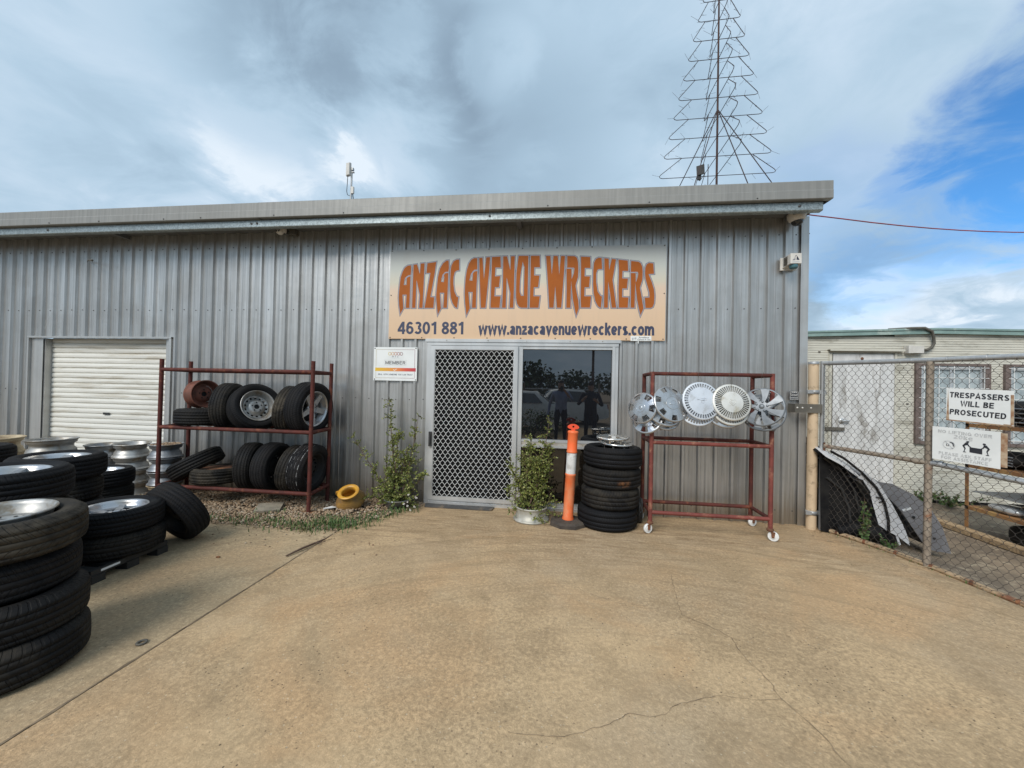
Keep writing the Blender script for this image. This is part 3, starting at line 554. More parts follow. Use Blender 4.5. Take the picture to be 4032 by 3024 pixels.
ribbon('slab_crack', [(0.95,-1.6),(0.908,-1.856),(0.858,-2.21),(0.994,-2.318),(1.092,-2.421),(1.096,-2.604),(1.139,-2.798),(1.137,-2.923),(1.168,-2.996),(1.206,-3.101),(1.214,-3.198),(1.224,-3.267),(1.3,-3.9)], 0.0042, 0.003, 0.007, 0.03)
ribbon('slab_crack', [(-0.2,-3.32),(0.045,-3.304),(0.152,-3.252),(0.257,-3.199),(0.358,-3.12),(0.445,-3.136),(0.528,-3.11),(0.584,-3.043),(0.676,-3.003),(0.831,-2.939),(0.988,-2.946),(1.134,-2.929)], 0.0030, 0.003, 0.006, 0.025)
ribbon('slab_crack', [(0.0,-1.84),(0.11,-1.902),(0.213,-2.015),(0.444,-2.135),(0.639,-2.14)], 0.0026, 0.003, 0.006, 0.025)
# ---------------------------------------------------------------- the shed
shed = thing('workshop_shed', 'long grey corrugated zinc workshop with low eave and white roller door', 'building', (-4, 0, 0))
DOOR = (-1.765, 0.70, 0.0, 2.165); ROLL = (-8.06, -5.62, 0.0, 2.145)
def wall_mesh():
    b = MB(); p = 0.1905; x0 = -1.7475; pr = []
    i0, i1 = -56, 24
    for i in range(i0, i1+1):
        c = x0+i*p
        # trapezoid rib, then a pan with a shallow swage
        pr += [(c-0.028, 0.0), (c-0.014, -0.029), (c+0.014, -0.029), (c+0.028, 0.0), (c+0.072, 0.0), (c+0.076, -0.0035), (c+0.084, -0.0035), (c+0.088, 0.0)]
    pr = [q for q in pr if q[0] < 2.80]+[(2.80, 0.0)]
    def yat(x):
        for (a, ya), (c, yc) in zip(pr, pr[1:]):
            if a <= x <= c: return ya+(yc-ya)*(x-a)/max(c-a, 1e-9)
        return 0
    for o in (DOOR, ROLL):
        for x in o[:2]: pr.append((x, yat(x)))
    pr.sort()
    for (a, ya), (c, yc) in zip(pr, pr[1:]):
        m = (a+c)/2; zb = 0.0
        for o in (DOOR, ROLL):
            if o[0] < m < o[1]: zb = o[3]
        b.add([(a,ya,zb),(c,yc,zb),(c,yc,3.74),(a,ya,3.74)], [(0,1,2,3)])
    # side wall, same sheet turned the corner
    y = 0.02
    while y < 7:
        b.add([(2.862,y,0),(2.862,y+.13,0),(2.862,y+.13,3.74),(2.862,y,3.74),(2.862,y+.16,3.74),(2.862,y+.16,0)], [(0,1,2,3)])
        b.add([(2.862,y+.13,-.2),(2.885,y+.145,-.2),(2.885,y+.175,-.2),(2.862,y+.19,-.2),(2.862,y+.13,3.74),(2.885,y+.145,3.74),(2.885,y+.175,3.74),(2.862,y+.19,3.74)], [(0,1,5,4),(1,2,6,5),(2,3,7,6)])
        y += 0.19
    # screws
    for z in (0.16, 1.36, 2.567, 3.45):
        for i in range(i0, i1):
            c = x0+i*p+0.115
            if c > 2.78 or any(o[0]-.02 < c < o[1]+.02 and z < o[3]+.02 for o in (DOOR, ROLL)): continue
            b.lathe([(0.0075,0),(0.0075,0.004),(0.004,0.008),(0.0,0.008)], 6, Matrix.Translation((c, 0, z+rc.uniform(-.006,.006))) @ Matrix.Rotation(R(90), 4, 'X'), 1)
    return b
wall_mesh().build('wall', [m_wall, m_screw], shed)
b = MB(); b.box(-12,-9.5,0,.02,0,3.74); b.box(-12, 2.86, 7, 7.02, 0, 3.9); b.build('back_wall', m_wall, shed)
b = MB()   # roof sheet, with its ribs on top
b.add([(-12,-.43,3.80),(2.86,-.43,3.80),(2.86,7.1,4.12),(-12,7.1,4.12),(-12,-.43,3.82),(2.86,-.43,3.82),(2.86,7.1,4.14),(-12,7.1,4.14)], [(0,3,2,1),(4,5,6,7),(0,1,5,4),(1,2,6,5),(2,3,7,6),(3,0,4,7)])
roof = b.build('roof', m_soffit, shed)
b = MB()   # barge flashing with two folds, joined in the length
for x0, x1, dy in ((-12,-3.90,0.0),(-3.93,2.868,-0.002)):
    pf = [(-.30,3.868),(-.448,3.866),(-.456,3.858),(-.456,3.765),(-.460,3.758),(-.460,3.672),(-.452,3.664),(-.40,3.664)]
    vs = []; 
    for x in (x0, x1): vs += [(x, y+dy, z) for y, z in pf]
    k = len(pf); b.add(vs, [(i, i+1, k+i+1, k+i) for i in range(k-1)])
for x in (-11.3,-10.1,-9.2,-8,-7.1,-6.3,-5.3,-4.75,-3.7,-2.75,-1.5,-0.2,.95,2.1): b.lathe([(.009,0),(.009,.004),(.004,.009),(0,.009)], 7, Matrix.Translation((x,-.460,3.69)) @ Matrix.Rotation(R(90),4,'X'), 1)
b.add([(2.868,-.30,3.868),(2.868,-.456,3.86),(2.868,-.46,3.672),(2.868,-.40,3.664),(2.868,7.1,4.0),(2.868,7.1,4.16)], [(0,1,2,3,4,5)])
b.build('fascia', [m_fascia, m_screw], shed)
b = MB()   # galvanised C purlin under the fascia
pf = [(-.40,3.660),(-.405,3.652),(-.405,3.572),(-.397,3.562),(-.335,3.562),(-.33,3.572),(-.33,3.58)]
vs = [(x,y,z) for x in (-12, 2.80) for y, z in pf]; k = len(pf); b.add(vs, [(i,i+1,k+i+1,k+i) for i in range(k-1)])
b.add([(2.80,y,z) for y,z in pf]+[(2.80,-.33,3.66)], [tuple(range(k+1))])
for x in (2.56,-3.98,-4.06,-0.9,-7.2): b.lathe([(.014,0),(.014,.008),(0,.008)], 8, Matrix.Translation((x,-.405,3.615)) @ Matrix.Rotation(R(90),4,'X'), 1)
b.build('purlin', [m_purlin, m_screw], shed)
b = MB(); b.box(-12,2.84,-.33,-.005,3.655,3.664)      # soffit lining
for x in (-9.6,-6.4,-3.86,-0.6,2.60): b.box(x,x+.06,-.33,-.03,3.60,3.655)
b.build('soffit', m_soffit, shed)
b = MB(); b.box(2.79,2.875,-.034,-.026,0,3.655); b.box(2.867,2.875,-.026,.12,0,3.655); b.build('corner_flashing', m_flash, shed)
# roller door, set back in its opening
b = MB()
pts = []; z = 0.02
while z < 2.15:
    pts += [(0.118, z), (0.103, z+0.010), (0.100, z+0.038), (0.105, z+0.064), (0.120, z+0.072)]; z += 0.0765
vs = [(x,y,zz) for x in (-7.83,-5.73) for y, zz in pts]; k = len(pts); b.add(vs, [(i,i+1,k+i+1,k+i) for i in range(k-1)])
rd = b.build('roller_door', m_roller, shed)
b = MB()
b.box(-8.06,-7.84,0.0,0.006,0,2.145); b.box(-8.07,-8.05,-.034,0.0,0,2.165); b.box(-7.86,-7.82,.02,.13,0,2.145); b.box(-8.05,-8.04,.006,.16,0,2.14)
b.box(-5.74,-5.70,.02,.13,0,2.145); b.box(-5.70,-5.64,-.002,.02,0,2.145); b.box(-5.64,-5.60,-.036,-.001,0,2.165); b.box(-8.04,-5.64,.14,.16,0,2.15)
b.build('door_jamb', m_flash, rd)
b = MB(); b.box(-8.07,-5.60,-.040,-.004,2.146,2.172); b.build('head_flashing', m_flash, rd)
b = MB(); b.box(-6.86,-6.76,.085,.098,1.005,1.035); b.build('handle', m_black, rd)
# glazed shopfront: frame, screen door, window
front = MB()
front.box(-1.765,0.70,-.050,-.002,2.085,2.125); front.box(-1.79,0.72,-.060,-.003,2.128,2.168)
front.box(-1.765,-1.712,-.048,.05,0,2.085); front.box(0.625,0.66,-.048,.05,0,2.085); front.box(0.662,0.70,-.040,.03,0,2.085)
front.box(-.565,-.497,-.040,.05,0.055,2.085); front.box(-.497,0.625,-.036,.05,2.046,2.085)
front.box(-.497,0.625,-.032,.05,0.862,0.892); front.box(-.497,0.625,-.026,.05,0.822,0.862, 1); front.box(-.497,0.625,-.032,.05,0.792,0.822)
front.box(-1.712,0.625,-.05,.06,0.0,0.035); front.box(-1.712,0.625,-.036,.055,0.035,0.058); front.box(-.497,.625,-.03,.05,.058,.085)
for x in (-1.5,-.95,-.45,.1,.5): front.lathe([(.007,0),(.007,.004),(0,.006)], 6, Matrix.Translation((x,-.06,2.148)) @ Matrix.Rotation(R(90),4,'X'), 1)
fr = front.build('shopfront_frame', [m_alu, m_aludirt], shed)
b = MB(); b.box(-.497,.625,.012,.018,.892,2.046); wn = b.build('window', m_glass, shed)
b = MB(); b.box(-.497,.625,.012,.018,.085,.792); b.build('window', m_glasslow, shed)
b = MB()   # screen door frame
b.box(-1.708,-1.656,-.066,-.040,.06,2.078); b.box(-.607,-.556,-.066,-.040,.06,2.078); b.box(-1.656,-.607,-.066,-.040,2.028,2.078); b.box(-1.656,-.607,-.066,-.040,.06,.112)
b.box(-1.656,-1.648,-.060,-.044,.112,2.028); b.box(-.615,-.607,-.060,-.044,.112,2.028)
sd = b.build('screen_door', m_alu, shed)
b = MB(); b.box(-1.656,-.607,-.046,-.044,.112,2.028); b.box(-.70,-.607,-.038,-.036,.112,2.028, 1); b.build('fly_screen', [m_flymesh, m_curtain], sd)
b = MB()   # diamond grille
dx, dz = 0.0685, 0.0955; x0, x1, z0, z1 = -1.656,-.607,.112,2.028
nc = int((x1-x0)/dx)+1
for i in range(nc+1):
    for sgn in (-1, 1):
        pts = []; n = int((z1-z0)/(dz/2))+1
        for j in range(n+1):
            zz = z0+j*dz/2; xx = x0+i*dx+(0 if j % 2 == 0 else dx/2*sgn)
            if zz > z1: zz = z1
            for dd in (-.006, .006):
                z2 = min(max(zz+dd, z0), z1); pts.append((min(max(xx, x0), x1), -.055+.001*sgn, z2))
        b.tube(pts, 0.0029, 5, cap=False)
b.build('diamond_grille', m_meshw, sd)
b = MB(); b.box(-1.703,-1.668,-.098,-.067,.76,.95); b.box(-1.695,-1.676,-.112,-.098,.80,.91); b.build('handle', m_black, sd)
# ---------------------------------------------------------------- boards and stickers on the wall
def screws(b, pts, y, r=.006, mat=0):
    for x, z in pts: b.lathe([(r,0),(r,.003),(r*.5,.005),(0,.005)], 7, Matrix.Translation((x,y,z)) @ Matrix.Rotation(R(90),4,'X'), mat)
sign = thing('shop_sign', 'wide peach and grey shop board with tall orange lettering over the door', 'sign', (-0.53, -.03, 2.17))
b = MB(); b.box(-2.312,0.118,-.036,-.030,2.168,3.362); b.box(0.1195,1.254,-.0362,-.030,2.166,3.36); screws(b, [(-2.29+.44*i, z) for i in range(9) for z in (2.185,3.343)]+[(-2.29,2.75),(1.235,2.75)], -.0363, .008, 1)
b.build('board', [mat_signgrad('sign_print', 2.168, 3.362, [(0.0,(0.63,0.44,0.28)),(0.30,(0.66,0.475,0.32)),(0.55,(0.64,0.50,0.385)),(0.62,(0.56,0.525,0.425)),(0.78,(0.50,0.525,0.49)),(1.0,(0.45,0.48,0.49))]), m_screw], sign)
LETTERS=[[[(-2.012,3.163),(-2.07,3.156),(-2.115,3.126),(-2.145,3.071),(-2.172,2.994),(-2.184,2.894),(-2.19,2.805),(-2.194,2.722),(-2.185,2.611),(-2.161,2.464),(-2.102,2.572),(-2.118,2.746),(-2.085,2.746),(-2.092,2.569),(-2.019,2.569),(-2.016,2.859),(-2.014,3.014),(-2.006,3.08)],[(-2.094,2.97),(-2.085,2.959),(-2.087,2.896),(-2.106,2.896)]],[[(-1.998,3.166),(-1.93,3.174),(-1.901,3.067),(-1.898,3.181),(-1.824,3.185),(-1.827,2.967),(-1.833,2.747),(-1.837,2.568),(-1.908,2.569),(-1.899,2.748),(-1.936,2.919),(-1.931,2.803),(-1.935,2.569),(-2.004,2.569),(-2.002,2.859),(-1.999,3.08)]],[[(-1.806,3.182),(-1.662,3.202),(-1.682,3.031),(-1.731,2.733),(-1.68,2.73),(-1.687,2.568),(-1.834,2.568),(-1.81,2.72),(-1.764,3.033),(-1.819,3.031)]],[[(-1.498,3.218),(-1.542,3.213),(-1.592,3.175),(-1.633,3.102),(-1.658,2.987),(-1.671,2.828),(-1.677,2.719),(-1.665,2.609),(-1.644,2.453),(-1.585,2.57),(-1.604,2.768),(-1.568,2.767),(-1.577,2.568),(-1.504,2.568),(-1.499,2.799),(-1.496,3.045),(-1.489,3.111)],[(-1.579,3.0),(-1.569,2.986),(-1.574,2.929),(-1.593,2.932)]],[[(-1.355,3.226),(-1.403,3.224),(-1.447,3.2),(-1.479,3.138),(-1.488,3.073),(-1.492,2.936),(-1.488,2.799),(-1.477,2.712),(-1.45,2.636),(-1.415,2.581),(-1.387,2.567),(-1.367,2.567),(-1.352,2.729),(-1.38,2.736),(-1.409,2.799),(-1.424,2.897),(-1.424,2.984),(-1.41,3.044),(-1.388,3.06),(-1.35,3.062)]],[[(-1.114,3.24),(-1.167,3.241),(-1.208,3.218),(-1.242,3.166),(-1.267,3.085),(-1.283,2.98),(-1.289,2.875),(-1.291,2.77),(-1.283,2.641),(-1.255,2.443),(-1.196,2.571),(-1.218,2.775),(-1.186,2.775),(-1.19,2.568),(-1.116,2.568),(-1.113,2.827),(-1.107,3.059)],[(-1.194,3.017),(-1.186,3.008),(-1.19,2.944),(-1.21,2.947)]],[[(-1.109,3.241),(-1.042,3.245),(-1.028,2.988),(-1.014,3.248),(-0.942,3.251),(-0.948,3.069),(-0.989,2.568),(-1.071,2.568),(-1.095,2.943)]],[[(-0.939,3.251),(-0.806,3.256),(-0.795,3.089),(-0.869,3.091),(-0.872,2.998),(-0.802,3.002),(-0.817,2.834),(-0.87,2.835),(-0.873,2.739),(-0.791,2.738),(-0.805,2.567),(-0.945,2.568),(-0.942,2.825),(-0.94,3.115)]],[[(-0.792,3.257),(-0.721,3.257),(-0.688,3.099),(-0.69,3.256),(-0.618,3.258),(-0.619,3.041),(-0.622,2.567),(-0.695,2.567),(-0.688,2.765),(-0.725,2.938),(-0.719,2.823),(-0.722,2.567),(-0.793,2.567),(-0.787,2.824),(-0.79,3.084)]],[[(-0.589,3.26),(-0.442,3.257),(-0.441,2.566),(-0.533,2.567),(-0.568,2.581),(-0.598,2.627),(-0.613,2.707),(-0.615,2.822),(-0.614,3.029),(-0.603,3.138)],[(-0.523,3.143),(-0.51,3.097),(-0.511,2.741),(-0.531,2.741),(-0.547,2.787),(-0.546,2.936),(-0.535,3.051)]],[[(-0.434,3.257),(-0.298,3.256),(-0.289,3.085),(-0.363,3.086),(-0.364,3.003),(-0.294,3.001),(-0.309,2.83),(-0.364,2.83),(-0.366,2.736),(-0.283,2.735),(-0.299,2.566),(-0.435,2.566),(-0.432,2.935)]],[[(-0.24,3.252),(-0.161,3.25),(-0.149,3.034),(-0.143,3.25),(-0.068,3.249),(-0.055,3.033),(-0.048,3.248),(0.024,3.247),(0.018,3.043),(0.003,2.789),(-0.009,2.565),(-0.087,2.566),(-0.102,2.818),(-0.107,2.566),(-0.183,2.566),(-0.199,2.79),(-0.226,3.104)]],[[(0.03,3.247),(0.136,3.242),(0.173,3.219),(0.189,3.159),(0.196,3.052),(0.193,2.962),(0.164,2.855),(0.182,2.759),(0.203,2.669),(0.211,2.565),(0.167,2.438),(0.136,2.565),(0.11,2.692),(0.098,2.884),(0.107,2.565),(0.032,2.565),(0.031,2.817),(0.024,3.071),(0.032,3.099)],[(0.106,3.071),(0.126,3.069),(0.121,3.019),(0.107,2.968)]],[[(0.202,3.235),(0.339,3.227),(0.347,3.066),(0.276,3.068),(0.275,2.984),(0.343,2.982),(0.333,2.822),(0.278,2.823),(0.277,2.731),(0.362,2.731),(0.349,2.566),(0.217,2.567),(0.209,2.675),(0.208,2.928)]],[[(0.48,3.213),(0.43,3.217),(0.392,3.198),(0.366,3.145),(0.359,3.049),(0.36,2.87),(0.369,2.758),(0.392,2.657),(0.426,2.589),(0.459,2.564),(0.484,2.564),(0.495,2.726),(0.473,2.732),(0.439,2.785),(0.42,2.897),(0.418,3.004),(0.428,3.043),(0.442,3.051),(0.491,3.05)]],[[(0.493,3.21),(0.568,3.201),(0.568,3.08),(0.586,3.2),(0.66,3.19),(0.645,3.09),(0.621,2.923),(0.646,2.756),(0.674,2.564),(0.596,2.564),(0.571,2.756),(0.559,2.868),(0.569,2.7),(0.569,2.564),(0.499,2.564),(0.5,2.868)]],[[(0.666,3.189),(0.8,3.173),(0.811,3.021),(0.74,3.024),(0.739,2.952),(0.809,2.949),(0.797,2.802),(0.742,2.804),(0.742,2.716),(0.82,2.713),(0.811,2.563),(0.681,2.564),(0.673,2.811),(0.675,3.034)]],[[(0.82,3.17),(0.924,3.157),(0.956,3.135),(0.979,3.085),(0.984,3.018),(0.983,2.924),(0.954,2.82),(0.969,2.753),(0.984,2.67),(1.002,2.563),(0.954,2.444),(0.924,2.563),(0.901,2.671),(0.887,2.853),(0.895,2.563),(0.825,2.563),(0.824,2.81),(0.818,3.021)],[(0.897,3.008),(0.911,2.997),(0.906,2.958),(0.896,2.914)]],[[(1.108,3.132),(1.047,3.141),(1.01,3.12),(0.992,3.068),(0.99,2.996),(0.997,2.93),(1.02,2.852),(1.046,2.764),(1.049,2.711),(0.991,2.709),(0.997,2.643),(1.004,2.56),(1.079,2.559),(1.11,2.576),(1.128,2.626),(1.131,2.725),(1.122,2.807),(1.094,2.895),(1.06,2.981),(1.121,2.983)]]]
STROKES=[[(-2.108,2.96),(-2.083,2.998),(-2.049,3.017),(-2.011,3.017),(-2.011,3.0),(-2.043,3.0),(-2.071,2.984),(-2.083,2.959)],[(-1.603,2.954),(-1.577,3.025),(-1.55,3.054),(-1.499,3.056),(-1.499,3.039),(-1.544,3.038),(-1.566,3.013),(-1.571,2.986)],[(-1.214,2.979),(-1.186,3.049),(-1.157,3.077),(-1.113,3.08),(-1.112,3.059),(-1.151,3.057),(-1.174,3.034),(-1.182,3.008)],[(0.02,3.086),(0.128,3.084),(0.129,3.071),(0.02,3.073)],[(0.817,3.021),(0.916,3.019),(0.916,3.005),(0.817,3.007)]]
O0 = (0,-.0366,0)
for n_, c in enumerate(LETTERS):
    e_ = -.00015*(n_ % 2)
    lt_ = filled('letter', [[inset(r_, .011 if i_ == 0 else -.009) for i_, r_ in enumerate(c)]], m_orange, (0,-.0378+e_,0), X, Z, sign)
    filled('letter_outline', [c], m_lgrey, (0,-.0372+e_,0), X, Z, lt_); filled('letter_edge', [[inset(c[0], -.0035, 1.6)]+[inset(h_, .003) for h_ in c[1:]]], m_lblack, (0,-.0366+e_,0), X, Z, lt_)
for s_ in STROKES: filled('letter_stroke', [[s_]], m_lgrey, (0,-.0384,0), X, Z, sign, 0.0)
sansline('phone_number', '46301', m_navy, (-2.186,-.0368,2.230), X, Z, 0.540, 0.166, sign, .185, .05)
sansline('phone_number', '881', m_navy, (-1.580,-.0368,2.230), X, Z, 0.300, 0.166, sign, .185, .05)
sansline('web_address', 'www.anzacavenuewreckers.com', m_navy, (-1.086,-.0368,2.228), X, Z, 2.212, 0.160, sign, .215, .035)
cs = thing('notice_sticker', 'small white surveillance sticker on lower right edge of the shop board', 'sticker', (0.965,-.037,2.195))
b = MB(); b.box(0.842,1.092,-.0395,-.0368,2.160,2.222); b.box(.93,.94,-.0385,-.0365,2.13,2.16); b.build('backing', m_signw, cs)
lettering('writing', 'Surveillance\nCamera In Use', m_ink, (0.925,-.0402,2.168), X, Z, 0.155, 0.046, cs, 0.012)
b = MB(); b.obox((0.88,-.0402,2.192),(X,Y,Z),(.022,.0005,.010)); b.obox((0.868,-.0402,2.176),(X,Y,Z),(.006,.0005,.010)); b.obox((0.905,-.0402,2.193),(X,Y,Z),(.006,.0005,.013)); b.build('camera_symbol', m_fade, cs)
ms = thing('member_sign', 'square white member sign with coloured rings and a yellow to red band', 'sign', (-2.21,-.03,1.6))
b = MB(); b.box(-2.513,-1.906,-.0345,-.030,1.606,2.054); screws(b, [(-2.498,2.037),(-1.925,2.04),(-2.493,1.622),(-1.92,1.622)], -.0346, .008, 1); b.build('board', [m_signw, m_screw], ms)
b = MB()
def rect_line(b, x0, x1, z0, z1, w, y): 
    b.box(x0,x1,y-.0004,y,z1-w,z1); b.box(x0,x1,y-.0004,y,z0,z0+w); b.box(x0,x0+w,y-.0004,y,z0+w,z1-w); b.box(x1-w,x1,y-.0004,y,z0+w,z1-w)
rect_line(b,-2.481,-1.937,1.640,2.024,.0045,-.0348); b.build('border_line', mat_hgrad('border_print',-2.48,-1.94,[(0,(.50,.44,.30)),(.5,(.36,.28,.27)),(1,(.30,.14,.17))]), ms)
b = MB()
for i in range(5):
    c = -2.288+i*.0405; k = 20
    vs = []
    for j in range(k):
        a = 2*math.pi*j/k; vs += [(c+.0215*math.cos(a),-.0351-.0002*i,1.966+.0225*math.sin(a)),(c+.0160*math.cos(a),-.0351-.0002*i,1.966+.0170*math.sin(a))]
    b.add(vs, [(2*j,2*j+1,(2*j+3) % (2*k),(2*j+2) % (2*k)) for j in range(k)])
b.build('ring_emblem', mat_hgrad('ring_print',-2.31,-2.105,[(0,(.55,.42,.06)),(.3,(.55,.25,.06)),(.6,(.40,.07,.05)),(1,(.16,.02,.05))]), ms)
b = MB(); b.box(-2.489,-1.922,-.0354,-.0346,1.732,1.777); b.build('colour_band', mat_hgrad('band_print',-2.489,-1.922,[(0,(.70,.47,.05)),(.5,(.72,.27,.07)),(.75,(.62,.10,.06)),(1,(.45,.05,.07))]), ms)
b = MB(); b.prism([(-2.232,1.757),(-2.215,1.747),(-2.185,1.766),(-2.182,1.763),(-2.214,1.738),(-2.236,1.751)],(0,-.0356,0),X,Z,0,.0004); b.build('tick', m_white, ms)
b = MB(); rect_line(b,-2.363,-2.053,1.811,1.881,.003,-.0348); b.build('word_box', m_fade, ms)
sansline('member_word','MEMBER',m_ink,(-2.346,-.0352,1.824),X,Z,.280,.044,ms,.15,.16)
sansline('initials','M T A',m_navy,(-2.254,-.0352,1.918),X,Z,.088,.018,ms,.13,.2)
lettering('web_line','mtaqld.com',m_fade,(-2.277,-.0352,1.902),X,Z,.138,.011,ms,0.0)
sansline('motto','DEAL WITH SOMEONE YOU CAN TRUST',m_navy,(-2.446,-.0352,1.678),X,Z,.482,.0205,ms,.17,.16)
bs = thing('warning_sticker', 'small black sticker with white print near the right end of the wall', 'sticker', (2.732,-.036,1.525))
b = MB(); b.box(2.684,2.782,-.0375,-.0345,1.476,1.577); b.build('backing', m_ink, bs)
b = MB(); rect_line(b,2.688,2.778,1.480,1.573,.003,-.0377); b.prism([(2.700,1.571),(2.712,1.562),(2.722,1.570),(2.733,1.560),(2.744,1.570),(2.754,1.562),(2.766,1.571)],(0,-.038,0),X,Z,0,.0003); b.build('border_print', m_white, bs)
lettering('writing','Warning: don\'t\neven attempt',m_white,(2.694,-.0385,1.519),X,Z,.078,.032,bs,0.02)
b = MB(); [b.box(2.694,2.772,-.0383,-.0380,1.503-.008*i,1.507-.008*i) for i in range(2)]; b.build('small_print', m_fade, bs)
# ---------------------------------------------------------------- things fixed to the wall
tc_ = thing('security_camera', 'white turret security camera under the eave above the tyre rack', 'camera', (-3.80,-.14,3.66))
b = MB(); b.lathe([(0,0),(.062,0),(.066,-.012),(.066,-.035),(.060,-.06),(.045,-.075)], 20, Matrix.Translation((-3.83,-.15,3.66))); b.build('housing', m_camw, tc_)
b = MB(); b.sphere((-3.83,-.175,3.60),.050,16,10); ey = b.build('eyeball', m_camw, tc_)
b = MB()
for x in (-3.847,-3.815): b.lathe([(.011,0),(.011,.006),(0,.006)], 10, Matrix.Translation((x,-.218,3.588)) @ Matrix.Rotation(R(70),4,'X'))
b.build('lens', m_black, ey)
b = MB(); b.box(-3.74,-3.66,-.12,-.03,3.58,3.655); b.build('mount_box', m_strap, tc_)
dc = thing('dome_camera', 'white dome security camera with dark bubble at the right corner of the eave', 'camera', (2.665,-.14,3.66))
Md = Matrix.Translation((2.665,-.15,3.64)) @ Matrix.Rotation(R(-8),4,'Y')
b = MB(); b.lathe([(0,0.01),(.088,.01),(.094,-.005),(.094,-.04),(.085,-.07),(.070,-.088),(.062,-.088)], 24, Md); b.build('housing', m_camw, dc)
b = MB(); b.lathe([(.062,-.086),(.060,-.105),(.048,-.126),(.028,-.138),(0,-.142)], 24, Md); b.build('dome', m_dome, dc)
b = MB(); b.obox((2.74,-.17,3.645),(X,Y,Z),(.05,.13,.008)); b.build('bracket', m_flash, dc)
sb = thing('siren_box', 'cream alarm siren box with blue triangle emblem and blue light beneath', 'alarm', (2.63,-.10,3.03))
b = MB(); b.box(2.555,2.735,-.045,-.030,3.012,3.160); b.build('back_plate', m_camw, sb)
b = MB(); 
P = [(2.578,-.045,3.035),(2.728,-.045,3.035),(2.728,-.045,3.152),(2.578,-.045,3.152),(2.596,-.175,3.055),(2.712,-.175,3.055),(2.712,-.175,3.166),(2.596,-.175,3.166)]
b.add(P, [(0,3,2,1),(4,5,6,7),(0,1,5,4),(1,2,6,5),(2,3,7,6),(3,0,4,7)]); b.obox((2.654,-.178,3.111),(X,Y,Z),(.060,.004,.058)); bx = b.build('box', m_camw, sb)
b = MB()
for i in range(9): 
    t = .15+.07*i; b.obox((2.5755+.0095*(.25+.25),-.105,3.055+.011*i),((-.02,-1,0.02),(1,-.1,0),Z),(.040,.0022,.0028))
b.build('louvre', m_strap, bx)
b = MB()
for tri in ([(2.657,3.162),(2.640,3.128),(2.663,3.150)],[(2.668,3.150),(2.664,3.122),(2.700,3.092),(2.678,3.092)],[(2.634,3.120),(2.650,3.124),(2.646,3.112)],[(2.612,3.088),(2.630,3.106),(2.648,3.090)],[(2.655,3.112),(2.648,3.098),(2.662,3.096)],[(2.664,3.118),(2.668,3.092),(2.682,3.092)],[(2.628,3.110),(2.636,3.116),(2.640,3.106)]):
    b.prism([(2.654+(a_-2.657)*.86, 3.111+(c_-3.122)*.86+.006) for a_, c_ in tri],(0,-.1822,0),X,Z,0,.0006)
b.build('triangle_emblem', m_navy, bx)
b = MB(); b.box(2.614,2.694,-.1826,-.1821,3.064,3.076); b.build('name_print', m_fade, bx)
b = MB(); b.lathe([(.045,0),(.045,-.03),(.036,-.045),(0,-.048)], 18, Matrix.Translation((2.655,-.13,3.050))); b.build('strobe_lens', m_bluelens, sb)
an = thing('wifi_antenna', 'pale panel antenna on a short galvanised pole above the roof edge', 'antenna', (-2.75,-.30,3.87))
b = MB(); b.tube([(-2.752,-.30,3.83),(-2.745,-.30,4.345)],.0115,10); b.build('pole', m_galvpipe, an)
b = MB(); b.obox((-2.782,-.315,4.315),((.96,-.28,0),(.28,.96,0),Z),(.031,.014,.083)); b.obox((-2.778,-.330,4.312),((.96,-.28,0),(.28,.96,0),Z),(.026,.010,.074)); b.build('panel', m_camw, an)
b = MB(); b.obox((-2.742,-.30,4.325),(X,Y,Z),(.019,.018,.016)); b.obox((-2.736,-.30,4.285),(X,Y,Z),(.022,.014,.005)); b.build('clamp', m_galvpipe, an)
b = MB(); b.obox((-2.722,-.312,4.045),(X,Y,Z),(.0165,.014,.043)); b.build('junction_box', m_camw, an)
b = MB(); b.tube([(-2.785,-.325,4.235),(-2.790,-.325,4.12),(-2.795,-.325,4.03),(-2.785,-.322,3.985),(-2.760,-.312,3.975)],.004,6); b.tube([(-2.722,-.31,4.005),(-2.71,-.31,3.93),(-2.72,-.31,3.86)],.006,6); b.build('cable', m_black, an)
b = MB(); b.tube([(2.86,-.0,3.69)]+[(2.86+9.14*t, 3*t, 3.70-.22*t+1.50*t*t) for t in [i/14*.7 for i in range(1,15)]],.007,6,smooth=True)
tag(b.build('overhead_cable', m_redcable), 'thin red cable sagging from the shed corner across the sky', 'cable')
b = MB(); b.tube([(-7.05,-.03,3.30),(-6.90,-.14,3.27),(-6.72,-.22,3.245)],.008,6); b.sphere((-6.72,-.22,3.24),.016,8,6); tag(b.build('door_stay', m_strap),'thin dark metal rod sticking out under the left end of the eave','bracket')
